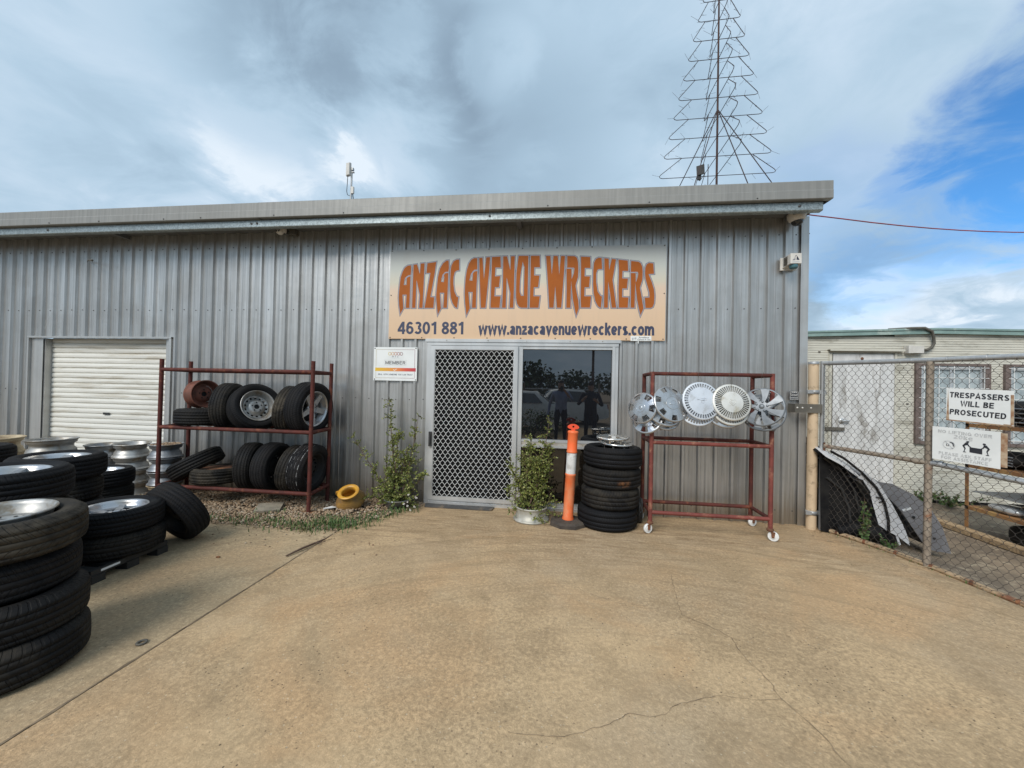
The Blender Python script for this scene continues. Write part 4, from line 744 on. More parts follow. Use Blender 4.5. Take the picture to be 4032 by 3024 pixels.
# ---------------------------------------------------------------- wire tree on the roof
tr = thing('wire_christmas_tree', 'tall Christmas tree outline of thin dark rods on a pole above roof', 'decoration', (2.555,2.0,4.0))
b = MB(); b.tube([(2.57,2,3.95),(2.56,2,4.9),(2.545,2,9.35)],[.021,.019,.013],8); b.build('pole', m_treepole, tr)
lv = [5.245+.336*i for i in range(13)]
def hw(z): return max(.94-(z-5.245)*.222,.03)
for rot in (0, 90):
    b = MB(); u = Vector((math.cos(R(rot)), math.sin(R(rot)), 0)); c0 = Vector((2.555,2,0))
    for i, z in enumerate(lv):
        h = hw(z); h2 = hw(lv[i+1])*.66 if i+1 < len(lv) else .0; zt = lv[i+1] if i+1 < len(lv) else z+.3
        for sg in (-1, 1):
            s_ = sg*u; tilt = .012*sg
            pts = [c0+Z*z, c0+s_*(h-.05)+Z*(z+tilt), c0+s_*(h-.012)+Z*(z+.012+tilt), c0+s_*h+Z*(z+.035+tilt), c0+s_*(h-.02)+Z*(z+.062+tilt), c0+s_*h2+Z*(zt+tilt*.6)]
            b.tube(pts,.0056,5)
            for q in range(4):     # cable ties and clips
                t = rc.uniform(.1,.95); w = pts[4].lerp(pts[5], t) if q < 3 else pts[0].lerp(pts[1], t)
                d = Vector((rc.uniform(-1,1),rc.uniform(-.4,.4),rc.uniform(-1,.3))).normalized()*rc.uniform(.04,.11); b.tube([w, w+d],.0022,3)
            for q in range(2):
                w = pts[5] if q else pts[3]; d = Vector((sg*rc.uniform(.1,1)*u.x+rc.uniform(-.2,.2),0,rc.uniform(-.8,1.0))).normalized()*rc.uniform(.08,.17); b.tube([w, w+d],.0022,3)
    b.build('outline_frame', m_treewire, tr)
b = MB()
for (x, y) in ((1.5,2.9),(1.78,1.3),(2.85,1.0),(3.75,1.5)): b.tube([(2.556,2,6.39),(x,y,4.02)],.0075,6)
b.tube([(2.40,1.95,4.0),(2.40,1.95,5.42)],.0065,6); b.build('brace', m_treewire, tr)
fl = thing('flood_light', 'small black flood light clipped low on the wire tree', 'lamp', (2.24,1.9,5.25))
b = MB(); b.obox((2.262,1.9,5.30),((.9,-.35,.1),(.3,.9,.2),(-.1,-.1,1)),(.062,.025,.075)); b.build('lamp_body', m_black, fl)
b = MB(); b.obox((2.25,1.93,5.20),(X,Y,Z),(.03,.02,.05)); b.tube([(2.22,1.92,5.16),(2.19,1.9,5.05),(2.23,1.9,4.9),(2.22,1.9,4.6)],.005,5); b.build('bracket', m_black, fl)
# ---------------------------------------------------------------- tyres and wheels (axle = local Z, centred)
def tyre_mesh(name, Rt=.31, w=.2, rb=.195, mat=0, grooves=(-.055,-.018,.018,.055), n=56):
    hw_ = w/2; b = MB(); g = sorted(grooves)
    side = [(rb, -.66*hw_), (rb+.006, -.80*hw_), (rb+.18*(Rt-rb), -.93*hw_), (rb+.40*(Rt-rb), -1.0*hw_), (rb+.62*(Rt-rb), -.985*hw_), (rb+.75*(Rt-rb), -.93*hw_), (Rt-.026, -.86*hw_), (Rt-.014, -.80*hw_), (Rt-.0065, -.735*hw_)]
    pr = list(side); tw = .735*hw_
    for c in g:
        cr = lambda z: Rt-.006*(z/hw_)**2
        if abs(c) > tw-.01: continue
        pr += [(cr(c), c-.0026), (Rt-.0065, c-.0014), (Rt-.0065, c+.0014), (cr(c), c+.0026)]
    pr += [(r, -z) for r, z in reversed(side)]
    pr += [(rb+.012, .60*hw_), (rb+.40*(Rt-rb), .93*hw_), (rb+.75*(Rt-rb), .86*hw_), (Rt-.02, .6*hw_), (Rt-.018, 0), (Rt-.02, -.6*hw_), (rb+.75*(Rt-rb), -.86*hw_), (rb+.40*(Rt-rb), -.93*hw_), (rb+.012, -.60*hw_)]
    b.lathe(pr, n, closed=True)
    return b.mesh(name, m_ty[mat])
def barrel(b, Rr, w, mat=0, n=44):
    """flanged wheel barrel: two lips with a drop centre"""
    h = w/2; o = [(Rr, h), (Rr+.004, h-.003), (Rr+.004, h-.010), (Rr-.010, h-.018), (Rr-.016, h-.035), (Rr-.018, h-.05), (Rr-.045, h-.065), (Rr-.045, -h+.085), (Rr-.022, -h+.06), (Rr-.018, -h+.035), (Rr-.010, -h+.018), (Rr+.004, -h+.010), (Rr+.004, -h+.003), (Rr, -h)]
    i = [(Rr-.006, -h), (Rr-.022, -h+.02), (Rr-.027, -h+.06), (Rr-.050, -h+.088), (Rr-.050, h-.068), (Rr-.024, h-.045), (Rr-.020, h-.02), (Rr-.006, h)]
    b.lathe(o+i, n, closed=True, mat=mat)
def sector(b, r0, r1, a0, a1, z0f, th, mat=0, k=3, m=3):
    """solid wedge between two radii and two angles; z0f(r) is its face height"""
    vs = []
    for i in range(k+1):
        r = r0+(r1-r0)*i/k
        for j in range(m+1):
            a = (a0(r)+(a1(r)-a0(r))*j/m) if callable(a0) else a0+(a1-a0)*j/m
            vs.append((r*math.cos(a), r*math.sin(a), z0f(r)))
    q = len(vs); vs += [(x, y, z-th) for x, y, z in vs]; fs = []
    for i in range(k):
        for j in range(m):
            a = i*(m+1)+j; fs += [(a, a+1, a+m+2, a+m+1), (q+a, q+a+m+1, q+a+m+2, q+a+1)]
    for i in range(k):
        a = i*(m+1); fs += [(a, a+m+1, q+a+m+1, q+a), (a+m, q+a+m, q+a+2*m+1, a+2*m+1)]
    for j in range(m):
        a = j; fs.append((a, q+a, q+a+1, a+1)); a = k*(m+1)+j; fs.append((a, a+1, q+a+1, q+a))
    b.add(vs, fs, mat)
def rim_mesh(name, Rr=.2, w=.17, style='five', mats=None):
    b = MB(); barrel(b, Rr, w); h = w/2; f = h-.022
    if style in ('five', 'seven', 'split'):
        n = {'five': 5, 'seven': 7, 'split': 6}[style]; wd = {'five': .055, 'seven': .034, 'split': .040}[style]
        zf = lambda r: f-.030*(1-(r/(Rr-.03)))**1 if style != 'split' else f-.045+.03*(r/Rr)
        b.lathe([(0, f-.034), (.030, f-.034), (.034, f-.030), (.070, f-.026), (.078, f-.034), (.078, f-.065), (0, f-.065)], 30)
        for i in range(n):
            a = 2*math.pi*i/n
            def lo(r, a=a): return a-(wd*(1.15-.35*r/Rr))/max(r, .05)*.5*1.25
            def hi(r, a=a): return a+(wd*(1.15-.35*r/Rr))/max(r, .05)*.5*1.25
            sector(b, .070, Rr-.020, lo, hi, zf, .028, 0, 5, 4)
            b.lathe([(0, f-.031), (.008, f-.031)], 8, Matrix.Translation((.052*math.cos(a+.5), .052*math.sin(a+.5), .0055)), 1)
        b.lathe([(0,f-.0335),(.019,f-.0335)], 12, Matrix.Translation((0,0,.004)), 1)
        b.lathe([(0,-.03),(Rr-.05,-.03)], 30, None, 1)
    else:      # pressed steel disc with round-cornered vents
        b.lathe([(.032, -.004+f-.03), (.060, f-.03), (.085, f-.034), (.100, f-.055), (.112, f-.062)], 36)
        n = {'steel': 14, 'vent': 8}[style]
        for i in range(n):
            a = 2*math.pi*i/n; sector(b, .112, Rr-.062, a, a+2*math.pi/n*.52, lambda r: f-.062+.012*(r-.112)/.03, .006, 0, 1, 2)
        b.lathe([(Rr-.064, f-.050), (Rr-.050, f-.044), (Rr-.046, f-.075)], 40); b.lathe([(.030,f-.036),(.036,f-.036),(.036,f-.06)], 20)
        for i in range(5):
            a = 2*math.pi*i/5; b.lathe([(0,f-.0285),(.009,f-.0285)], 8, Matrix.Translation((.055*math.cos(a), .055*math.sin(a), .001)), 1)
        b.lathe([(0,f-.05),(.031,f-.05)], 14, None, 1); b.lathe([(0,-.045),(Rr-.05,-.045)], 30, None, 1)
    return b.mesh(name, mats or [m_alloy, m_hole])
TM = {}
def tm(Rt, w, rb, mat, gr=(-.055,-.018,.018,.055)):
    k = (Rt, w, rb, mat, gr)
    if k not in TM: TM[k] = tyre_mesh('tyre', *k)
    return TM[k]
RM = {}
def rmesh(Rr, w, style, mat):
    k = (Rr, w, style, mat.name)
    if k not in RM: RM[k] = rim_mesh('rim', Rr, w, style, [mat, m_hole])
    return RM[k]
def tyre(label, loc, a, Rt, w, rb, mat, group=None, spin=None, gr=(-.055,-.018,.018,.055)):
    o = link('tyre', tm(Rt, w, rb, mat, gr)); tag(o, label, 'tyre', group)
    return place(o, loc, a, rc.uniform(0, 6) if spin is None else spin)
def wheel(label, loc, a, Rt, w, rb, mat, style, rmat, group=None, spin=None, rw=None, off=.0, gr=(-.055,-.018,.018,.055)):
    t = thing('wheel', label, 'wheel', (0,0,0), group)
    link('tyre', tm(Rt, w, rb, mat, gr), t, False)
    r = link('rim', rmesh(rb+.004, rw or w*.82, style, rmat), t, False); r.location = (0,0,off)
    return place(t, loc, a, rc.uniform(0, 6) if spin is None else spin)
def axis(yaw, tilt): return (math.cos(yaw)*math.cos(tilt), -math.sin(yaw)*math.cos(tilt), math.sin(tilt))
def wob(k=.02): return (rc.uniform(-k, k), rc.uniform(-k, k), 1)
G1 = 'tyres piled in stacks at the left'
# stack nearest the camera
zs = [(.10,(-2.905,-3.335)),(.30,(-2.945,-3.315)),(.495,(-3.035,-3.295))]
for (z, (x, y)), lab, mt in zip(zs, ('bottom tyre of the stack nearest the camera, lying on the concrete','worn tyre second from the ground in the stack nearest the camera','black tyre under the dusty wheel that tops the nearest stack'), (1,1,0)):
    tyre(lab, (x,y,z), wob(), .33, .205, .2, mt, G1)
wheel('dusty wheel with deep cream and silver steel rim topping the nearest stack', (-2.985,-3.30,.705), (.02,-.03,1), .325, .20, .2, 2, 'vent', m_steelrim, G1, rw=.19, off=.02)
# stack behind it
for i, lab in enumerate(('bottom tyre of the stack under the wide silver alloy wheel','second tyre up beneath the wide silver alloy wheel','tyre directly beneath the wide silver alloy wheel')):
    tyre(lab, (-3.74+rc.uniform(-.02,.04),-2.84,.115+.228*i), wob(.01), .33, .225, .215, 1, G1)
wheel('wide black tyre on bright silver alloy topping the second stack from the camera', (-3.76,-2.83,.805), (.01,-.01,1), .33, .228, .215, 0, 'seven', m_alloy, G1)
# third
for i, lab in enumerate(('bottom tyre of the stack topped by the five spoke wheel, nearest the roller door','second tyre up under the five spoke wheel before the roller door','third tyre up, directly under the five spoke wheel before the roller door')):
    tyre(lab, (-4.55+rc.uniform(-.03,.02),-2.0,.105+.21*i), wob(.01), .315, .21, .2, 1, G1)
wheel('black wheel with open five spoke silver alloy, in front of the silver rims', (-4.55,-2.0,.74), (0.01,0.0,1), .32, .212, .205, 0, 'five', m_alloy, G1)
# fourth, smaller
for i, lab in enumerate(('bottom tyre of the low stack beside the rim piles','middle tyre of the low stack beside the rim piles')):
    tyre(lab, (-5.0,-1.32,.10+.185*i), wob(.01), .275, .185, .18, 1, G1)
wheel('small black wheel with silver alloy between the five spoke wheel and steel rims', (-4.99,-1.32,.465), (0,0,1), .275, .19, .18, 0, 'split', m_alloy, G1)
# far left
for i, lab in enumerate(('bottom tyre of the plain stack at the left edge before the cream rims','second tyre of the plain stack at the left edge before the cream rims','third tyre of the plain stack at the left edge before the cream rims','top tyre of the plain stack at the left edge before the cream rims')):
    tyre(lab, (-5.92,-1.80,.105+.21*i), wob(.01), .315, .21, .2, 0, G1)
# pallet, two wheels, leaning wheel
pl = thing('plastic_pallet', 'low black plastic pallet under two wheels, with a pale label strip', 'pallet', (-3.72,-2.14,0))
Mp = Matrix.Translation((-3.79,-2.24,0)) @ Matrix.Rotation(R(4),4,'Z')
b = MB()
def pbox(b, x0, x1, y0, y1, z0, z1):
    P = [Mp @ Vector((x,y,z)) for z in (z0,z1) for x, y in ((x0,y0),(x1,y0),(x1,y1),(x0,y1))]; b.add(P, [(0,3,2,1),(4,5,6,7),(0,1,5,4),(1,2,6,5),(2,3,7,6),(3,0,4,7)])
for y in (-.27,-.13,0,.13,.27): pbox(b, -.31,.31, y-.04, y+.04, .075,.098)
for x in (-.27,.0,.27): pbox(b, x-.04, x+.04, -.31,.31, .055,.075)
for x in (-.27,.0,.27):
    for y in (-.26,0,.26): pbox(b, x-.05, x+.05, y-.05, y+.05, 0,.055)
pbox(b, .285,.312,-.31,.31,.060,.0978)
b.build('deck', m_black, pl)
b = MB(); pbox(b, .3125,.314,-.24,-.10,.072,.088); b.build('label_strip', m_white, pl)
tyre('dark tyre lying on the black plastic pallet', (-3.73,-2.15,.195), wob(.01), .325, .19, .21, 1, G1)
wheel('black wheel with six spoke silver alloy on top of the pallet tyre', (-3.735,-2.16,.388), (.01,-.01,1), .325, .19, .212, 0, 'split', m_alloy, G1)
wheel('black wheel leaning on its edge against the pallet stack, dark side down', (-3.63,-1.70,.292), (-.21,-.85,-.48), .297, .205, .2, 0, 'steel', m_hole, G1)
# ---------------------------------------------------------------- bare rims in front of the roller door
G2 = 'bare rims stacked before the roller door'
def rim(label, loc, Rr, w, style, mat, a=(0,0,1)):
    o = link('bare_wheel', rmesh(Rr, w, style, mat)); tag(o, label, 'rim', G2); return place(o, loc, a, rc.uniform(0,6))
for i, lab in enumerate(('bottom cream rim of the pile at the left edge of the roller door','second cream rim of the pile at the left edge of the roller door','third cream rim up at the left edge of the roller door','topmost cream and rust rim at the left edge of the roller door')):
    rim(lab, (-6.86,-1.02,.10+.20*i), .215, .195, 'vent', m_creamrim, wob(.02))
for i, lab in enumerate(('bottom rim of the widest silver pile before the roller door','second rim of the widest silver pile before the roller door','third rim of the widest silver pile before the roller door','widest silver alloy rim, topmost of its pile before the roller door')):
    rim(lab, (-6.33,-.86,.10+.195*i), .235, .19, 'five' if i == 3 else 'vent', m_alloyd, wob(.015))
for i, lab in enumerate(('lowest dull rim of the shortest pile behind the small wheel','second dull rim of the shortest pile behind the small wheel','third dull rim of the shortest pile behind the small wheel','dull silver spoked rim topping the shortest pile')):
    rim(lab, (-6.10,-.46,.09+.165*i), .195, .16, 'split' if i == 3 else 'vent', m_greyrim, wob(.02))
for i, lab in enumerate(('lowest steel rim of the shiny pile at the middle of the roller door','second steel rim of the shiny pile at the middle of the roller door','third steel rim of the shiny pile at the middle of the roller door','top steel rim of the shiny pile at the middle of the roller door')):
    rim(lab, (-5.72,-.42,.09+.172*i), .195, .17, 'steel', m_steelrim, wob(.03))
for i, lab in enumerate(('cream rim at the bottom of the pile beside the tyre rack','grey rim resting on the cream rim beside the tyre rack','third grey rim of the pile beside the tyre rack','grey rim filled with gravel topping the pile beside the tyre rack')):
    rim(lab, (-5.20,-.42,.088+.176*i), .185, .17, 'steel', m_creamrim if i == 0 else m_greyrim, wob(.02))
b = MB()
for i in range(420):
    a, r = rc.uniform(0, 6.283), .155*math.sqrt(rc.random()); s_ = rc.uniform(.008,.016)
    b.sphere((-5.20+r*math.cos(a), -.42+r*math.sin(a), .685+rc.uniform(0,.012)), s_, 5, 3, 0, (1, rc.uniform(.7,1.2), .6))
gravel_in = stuff(b.build('gravel_fill', m_pebble), 'loose gravel filling the top grey rim beside the tyre rack', 'gravel')
# ---------------------------------------------------------------- tyre rack
rk = thing('tyre_rack', 'dark red steel pipe rack holding two rows of tyres against the wall', 'rack', (-3.97,-.47,0))
def pipe(b, p, q, r=.024, n=10): b.tube([p, q], r, n)
FL, FR, BL, BR = (-4.985,-.70), (-2.94,-.70), (-5.055,-.24), (-2.99,-.24)
for (x, y) in (FL, FR, BL, BR):
    b = MB(); pipe(b, (x-.012,y,-.01), (x,y,1.81)); 
    b.add([(x-.10,y-.06,.004),(x+.07,y-.06,.004),(x+.07,y+.06,.004),(x-.10,y+.06,.004),(x-.10,y-.06,.012),(x+.07,y-.06,.012),(x+.07,y+.06,.012),(x-.10,y+.06,.012)],[(4,5,6,7),(0,1,5,4),(1,2,6,5),(2,3,7,6),(3,0,4,7)],1)
    b.build('post', [m_red, m_rust], rk)
for z in (.225,.957,1.68):
    for A, B in ((FL,FR),(BL,BR)):
        b = MB(); pipe(b, (*A,z),(*B,z)); b.build('beam', m_red, rk)
    for A, B in ((FL,BL),(FR,BR)):
        if z == 1.68 and A == FL: pass
        b = MB(); pipe(b, (*A,z),(*B,z),.022); b.build('cross_bar', m_red, rk)
G3 = 'tyres on the red tyre rack'
tyre('dull tyre lying flat at the left end of the upper shelf', (-4.62,-.47,1.083), (0,0.02,1), .30, .205, .19, 1, G3)
o = link('bare_wheel', rmesh(.175,.17,'steel',m_rustrim)); tag(o, 'rusty red steel rim standing on the flat tyre of the upper shelf', 'rim'); place(o, (-4.60,-.50,1.375), axis(.30,.05), .4)
wheel('black tyre with hidden dark rim leaning beside the rusty red rim', (-4.235,-.47,1.222), axis(-.22,-.03), .305, .20, .19, 1, 'steel', m_greyrim, G3)
wheel('black wheel with shiny deep steel rim facing out on the upper shelf', (-3.875,-.47,1.217), axis(.50,.34), .305, .215, .195, 0, 'steel', m_steelrim, G3, spin=.3, off=.015)
tyre('brown dusty tyre leaning behind the five spoke wheel on upper shelf', (-3.385,-.47,1.212), axis(-.18,-.14), .295, .19, .19, 2, G3)
wheel('black wheel with silver five spoke alloy at the right end of upper shelf', (-3.13,-.47,1.232), axis(.12,-.07), .33, .225, .215, 0, 'five', m_alloy, G3, spin=1.0)
tyre('worn tyre tipped over on the flat one at the left end of lower shelf', (-4.70,-.46,.47), (-.46,-.16,.87), .31, .20, .195, 1, G3)
tyre('grey dusty tyre lying flat on the lower shelf beneath the tipped one', (-4.38,-.47,.35), (0,0.03,1), .29, .19, .185, 2, G3)
b = MB(); b.lathe([(0,0),(.20,0),(.20,.008),(0,.008)], 24, Matrix.Translation((-4.38,-.47,.418))); tag(b.build('rust_disc', m_rust), 'rusty disc inside the flat tyre on the lower shelf', 'disc')
wheel('leftmost of the four upright tyres on the lower shelf', (-3.905,-.47,.478), axis(-.25,-.02), .295, .19, .19, 1, 'steel', m_hole, G3)
wheel('second upright tyre on the lower shelf, with straight ribbed tread', (-3.605,-.47,.482), axis(.0,-.04), .305, .205, .195, 0, 'steel', m_hole, G3)
tyre('third upright tyre on the lower shelf, brownish, tilted to the right', (-3.315,-.47,.475), axis(-.12,-.20), .29, .185, .19, 2, G3)
wheel('right end tyre of the lower shelf with white ink lines on its tread', (-3.125,-.47,.482), axis(.02,-.13), .308, .215, .195, 3, 'steel', m_hole, G3)
# ---------------------------------------------------------------- stack by the window, with two trims on top
G4 = 'tyres stacked between bollard and hubcap trolley'
for i, (lab, dx_, dy_, Rt, mt, gr) in enumerate((('bottom tyre of the four beside the window, widest one',-.03,0,.338,0,(-.055,-.01,.05)),('second tyre from the ground in the stack beside the window',-.005,0,.328,1,(-.05,-.005,.04)),('third tyre from the ground beside the window, with a rusty smear',.01,.005,.328,4,(-.05,-.005,.04)),('top tyre of the stack beside the window, under the chrome hubcaps',.02,.0,.330,0,(-.055,-.01,.05)))):
    tyre(lab, (.585+dx_,-.395+dy_,.113+.226*i), wob(.012), Rt, .226, .215, mt, G4, spin=(0.0 if mt == 4 else None), gr=gr)
def hubcap_mesh(name, Rc, r1, r2, n, duty, dome, mats, twist=0.0, lip=.010, hub='plain', depth=.020):
    """pressed wheel trim: domed centre, n openings between r1 and r2, rolled rim"""
    b = MB(); zf = lambda r: dome*(1-(r/Rc)**2)
    b.lathe([(Rc*t, zf(Rc*t)) for t in [r1/Rc*i/6 for i in range(7)]], 48)
    b.lathe([(r1,zf(r1)),(r1-.004,zf(r1)-depth)], 48)
    b.lathe([(r2,zf(r2)),(Rc-lip*.6,zf(Rc-lip)),(Rc,-.004),(Rc,-.014),(Rc-.008,-.024),(r2+.003,-.022),(r2,zf(r2))], 56)
    if n:
        st_ = 2*math.pi/n
        for i in range(n):
            a = i*st_; sector(b, r1-.002, r2+.002, lambda r, a=a: a+twist*(r-r1), lambda r, a=a: a+st_*duty+twist*(r-r1), zf, depth, 0, 3, 2)
    if hub == 'ring': b.lathe([(Rc*.30,zf(Rc*.30)+.0005),(Rc*.29,zf(Rc*.3)+.003),(Rc*.26,zf(Rc*.3)+.001)], 36); b.lathe([(Rc*.12,dome+.001),(Rc*.11,dome+.003),(Rc*.05,dome+.002)], 20)
    if hub == 'oval': 
        b.tube([(Rc*.42*math.cos(t), Rc*.34*math.sin(t), zf(Rc*.38)+.001) for t in [2*math.pi*i/36 for i in range(36)]], .0022, 5, closed=True); b.tube([(Rc*.2*math.cos(t), Rc*.1*math.sin(t), zf(Rc*.15)+.001) for t in [2*math.pi*i/24 for i in range(24)]], .0018, 5, closed=True)
    if hub == 'wedge':
        for q in ([(-.055,.012),(.03,.028),(.035,.008),(-.02,.006)], [(-.012,.0),(.020,.002),(.012,-.024),(-.008,-.024)], [(.036,.024),(.05,.02),(.045,.004),(.034,.006)]):
            b.tube([(x, y, dome+.001) for x, y in q], .0022, 5, closed=True)
    if hub == 'heart':
        b.tube([(x, y, dome+.001) for x, y in [(0,-.040),(-.030,-.008),(-.036,.014),(-.018,.026),(0,.012),(.018,.026),(.038,.014),(.028,-.010)]], .0026, 5, closed=True); b.tube([(-.022,.006,dome+.001),(.0,-.018,dome+.001),(.022,.008,dome+.001)], .0024, 5); b.tube([(0,.02,dome),(.0,.05,dome)], .0018, 4)
    if hub == 'bolt':
        for i in range(5):
            a = 2*math.pi*i/5; b.lathe([(.011,zf(.05)+.001),(.011,zf(.05)+.007),(.007,zf(.05)+.010),(0,zf(.05)+.010)], 8, Matrix.Translation((.05*math.cos(a),.05*math.sin(a),0)))
        b.lathe([(.026,dome),(.024,dome+.008),(0,dome+.009)], 18)
    for i in range(8):      # spring clips behind
        a = 2*math.pi*(i+.3)/8; b.obox(((Rc-.03)*math.cos(a),(Rc-.03)*math.sin(a),-.04),((math.cos(a),math.sin(a),0),(-math.sin(a),math.cos(a),0),Z),(.003,.008,.020))
    return b.mesh(name, mats)
hA = hubcap_mesh('hubcap', .172, .098, .156, 6, .46, .028, m_capA, hub='ring')
hB = hubcap_mesh('hubcap', .205, .135, .188, 7, .56, .035, m_capA, hub='oval')
hC = hubcap_mesh('hubcap', .205, .148, .186, 40, .34, .014, m_capB, hub='wedge')
hD = hubcap_mesh('hubcap', .198, .112, .176, 44, .30, .016, m_capC, hub='heart')
hE = hubcap_mesh('hubcap', .205, .055, .190, 7, .46, .020, m_capD, twist=1.2, hub='bolt')
hT = hubcap_mesh('hubcap', .185, .095, .168, 9, .55, .018, m_chrome, hub='ring')
def cap(me, label, loc, a, spin=0.0, group='hubcaps hung on the red trolley'):
    o = link('hubcap', me); tag(o, label, 'hubcap', group); return place(o, loc, a, spin)
cap(hT, 'lower chrome hubcap lying on the tyre stack', (.645,-.42,.945), (.03,-.04,1), .2, 'chrome hubcaps on the tyre stack')
cap(hT, 'upper chrome hubcap lying on the tyre stack', (.60,-.43,1.012), (-.02,-.05,1), 1.0, 'chrome hubcaps on the tyre stack')
# ---------------------------------------------------------------- hubcap trolley
hr = thing('hubcap_trolley', 'red pipe trolley on white castors with hubcaps hanging from its top bar', 'trolley', (1.60,-.38,0))
hx0, hx1, hy0, hy1 = .99, 2.21, -.61, -.17
for x in (hx0, hx1):
    for y in (hy0, hy1):
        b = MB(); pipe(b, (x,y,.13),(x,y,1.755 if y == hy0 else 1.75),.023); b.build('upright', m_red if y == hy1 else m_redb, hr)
for z in (.225,.985,1.735):
    for y in (hy0,hy1):
        if z == 1.735 and y == hy1: continue
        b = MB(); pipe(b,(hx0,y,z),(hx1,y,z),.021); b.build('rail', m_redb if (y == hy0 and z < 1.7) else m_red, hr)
    for x in (hx0,hx1): b = MB(); pipe(b,(x,hy0,z),(x,hy1,z),.021); b.build('rail', m_red, hr)
for x, y, yaw in ((hx0,hy0,.5),(hx1,hy0,-.55),(hx1,hy1,.35),(hx0,hy1,.8)):
    dv = Vector((math.cos(yaw), math.sin(yaw), 0)); ax_ = Vector((-dv.y, dv.x, 0)); c = Vector((x,y,.052))-dv*.028*(1 if x == hx0 else -1)
    b = MB(); b.lathe([(.03,.10),(.034,.104),(.034,.125),(.02,.132)],14,Matrix.Translation((x,y,0)))
    for sg in (-1,1): b.prism([(-.022,.108),(.022,.108),(.010,.040),(-.010,.040)] if False else [(-.02,.05),(.02,.05),(.012,-.012),(-.012,-.012)], c+ax_*.021*sg, dv, Z, -.002, .002)
    cs_ = b.build('castor', m_rust, hr)
    b = MB(); Mc = Matrix.Translation(c) @ axis_frame(ax_).to_4x4()
    b.lathe([(.012,-.013),(.030,-.013),(.034,-.008),(.044,-.015),(.050,-.012),(.0515,0),(.050,.012),(.044,.015),(.034,.008),(.030,.013),(.012,.013)],24,Mc); b.lathe([(0,-.024),(.009,-.024),(.009,.024),(0,.024)],8,Mc,1)
    b.build('castor_wheel', [m_white, m_rust], cs_)
def hook(x, z0):
    b = MB(); pts = [(x-.015,hy0-.012,1.70),(x-.018,hy0-.03,1.74),(x,hy0-.02,1.765),(x+.012,hy0+.005,1.75),(x+.004,hy0-.028,1.70),(x+.01,hy0-.03,(1.70+z0)/2),(x,hy0-.035,z0)]
    return b, pts
for i, (x, z0) in enumerate(((1.16,1.55),(1.475,1.63),(1.785,1.62),(2.11,1.60),(.99,1.52))):
    b, pts = hook(x, z0); b.tube(pts,.0016,4); tag(b.build('hanging_wire', m_strap), ('thin wire tied round the top bar above the oval badge hubcap','thin wire holding the blue grey hubcap on the top bar','thin wire holding the cream slotted hubcap on the top bar','thin wire at the right end of the top bar over the spoked hubcaps','thin wire at the left post holding the smallest hubcap')[i], 'wire', 'wires on the trolley top bar')
cap(hA, 'smallest silver hubcap at the left post, front one of its pair', (.872,-.66,1.357), (-.66,-.72,.22), .3)
cap(hA, 'silver hubcap hidden low behind the smallest one at the left post', (.945,-.60,1.235), (-.50,-.72,.48), .8)
cap(hB, 'large silver hubcap with oval badge, front of the second bunch', (1.165,-.70,1.412), (.36,-.84,.40), .35)
cap(hB, 'silver hubcap half hidden left behind the oval badge one', (1.105,-.635,1.345), (.22,-.78,.58), .9)
cap(hA, 'dark underside hubcap lowest behind the oval badge ones', (1.12,-.585,1.265), (.10,-.75,.65), .2)
cap(hC, 'blue grey hubcap with ring of small slots and wedge emblem', (1.478,-.69,1.452), (.14,-.955,.22), .05)
cap(hC, 'yellowed slotted hubcap behind the blue grey one', (1.450,-.62,1.375), (.02,-.90,.40), .4)
cap(hD, 'cream hubcap with long slots and heart shaped emblem', (1.782,-.68,1.445), (.06,-.95,.26), 0.0)
cap(hD, 'long slotted cream hubcap just behind the heart emblem one', (1.785,-.625,1.385), (.03,-.90,.40), .07)
cap(hB, 'dark hubcap showing as a rim at the bottom of cream bunch', (1.745,-.585,1.355), (-.02,-.88,.45), .6)
cap(hE, 'dark silver spoked hubcap in front at the right post', (2.072,-.69,1.405), (-.50,-.82,.28), .2)
cap(hE, 'dark silver spoked hubcap second at the right post', (2.115,-.63,1.345), (-.42,-.83,.36), .5)
cap(hE, 'dark spoked hubcap turned sideways hindmost at the right post', (2.205,-.57,1.345), (.75,-.60,.25), .9)
# coil of hose behind the stack
b = MB(); P = []
for i in range(150):
    t = i/150*2*math.pi*5; r_ = .13+.012*math.sin(i*.9); P.append((.935+.02*math.sin(t*.37), -.30+r_*math.cos(t)*.5, .15+r_*math.sin(t)))
b.tube(P,.011,6); tag(b.build('hose_coil', m_black), 'coil of black hose standing behind the tyre stack by the trolley', 'hose')
# ---------------------------------------------------------------- gate post, chain link gate
gp = thing('gate_post', 'cream painted steel pipe post at the right corner of the shed', 'post', (2.89,-.12,0))
b = MB(); b.tube([(2.888,-.12,-.02),(2.893,-.12,1.90)],.052,18); b.build('pipe', m_creampost, gp)
b = MB(); b.lathe([(.055,0),(.056,.022),(.050,.030),(0,.034)],18,Matrix.Translation((2.893,-.12,1.895))); b.build('end_cap', m_galvpipe, gp)
b = MB(); b.box(2.668,2.955,-.182,-.174,1.335,1.435); b.box(2.668,2.676,-.174,-.036,1.335,1.435)
for x in (2.69,2.745,2.835): b.lathe([(.010,0),(.010,.005),(0,.007)],8,Matrix.Translation((x,-.182,1.39+.0*x)) @ Matrix.Rotation(R(90),4,'X'),1)
b.build('wall_strap', [m_strap, m_camw], gp)
for z in (1.575,.19):
    b = MB(); b.lathe([(.054,-.022),(.058,-.022),(.058,.022),(.054,.022)],20,Matrix.Translation((2.891,-.12,z)),closed=True)
    b.obox((2.965,-.135,z),((1,-.2,0),(.2,1,0),Z),(.05,.012,.022)); b.obox((2.835,-.165,z),((1,-.1,0),(.1,1,0),Z),(.03,.008,.018)); b.build('hinge', m_galvpipe, gp)
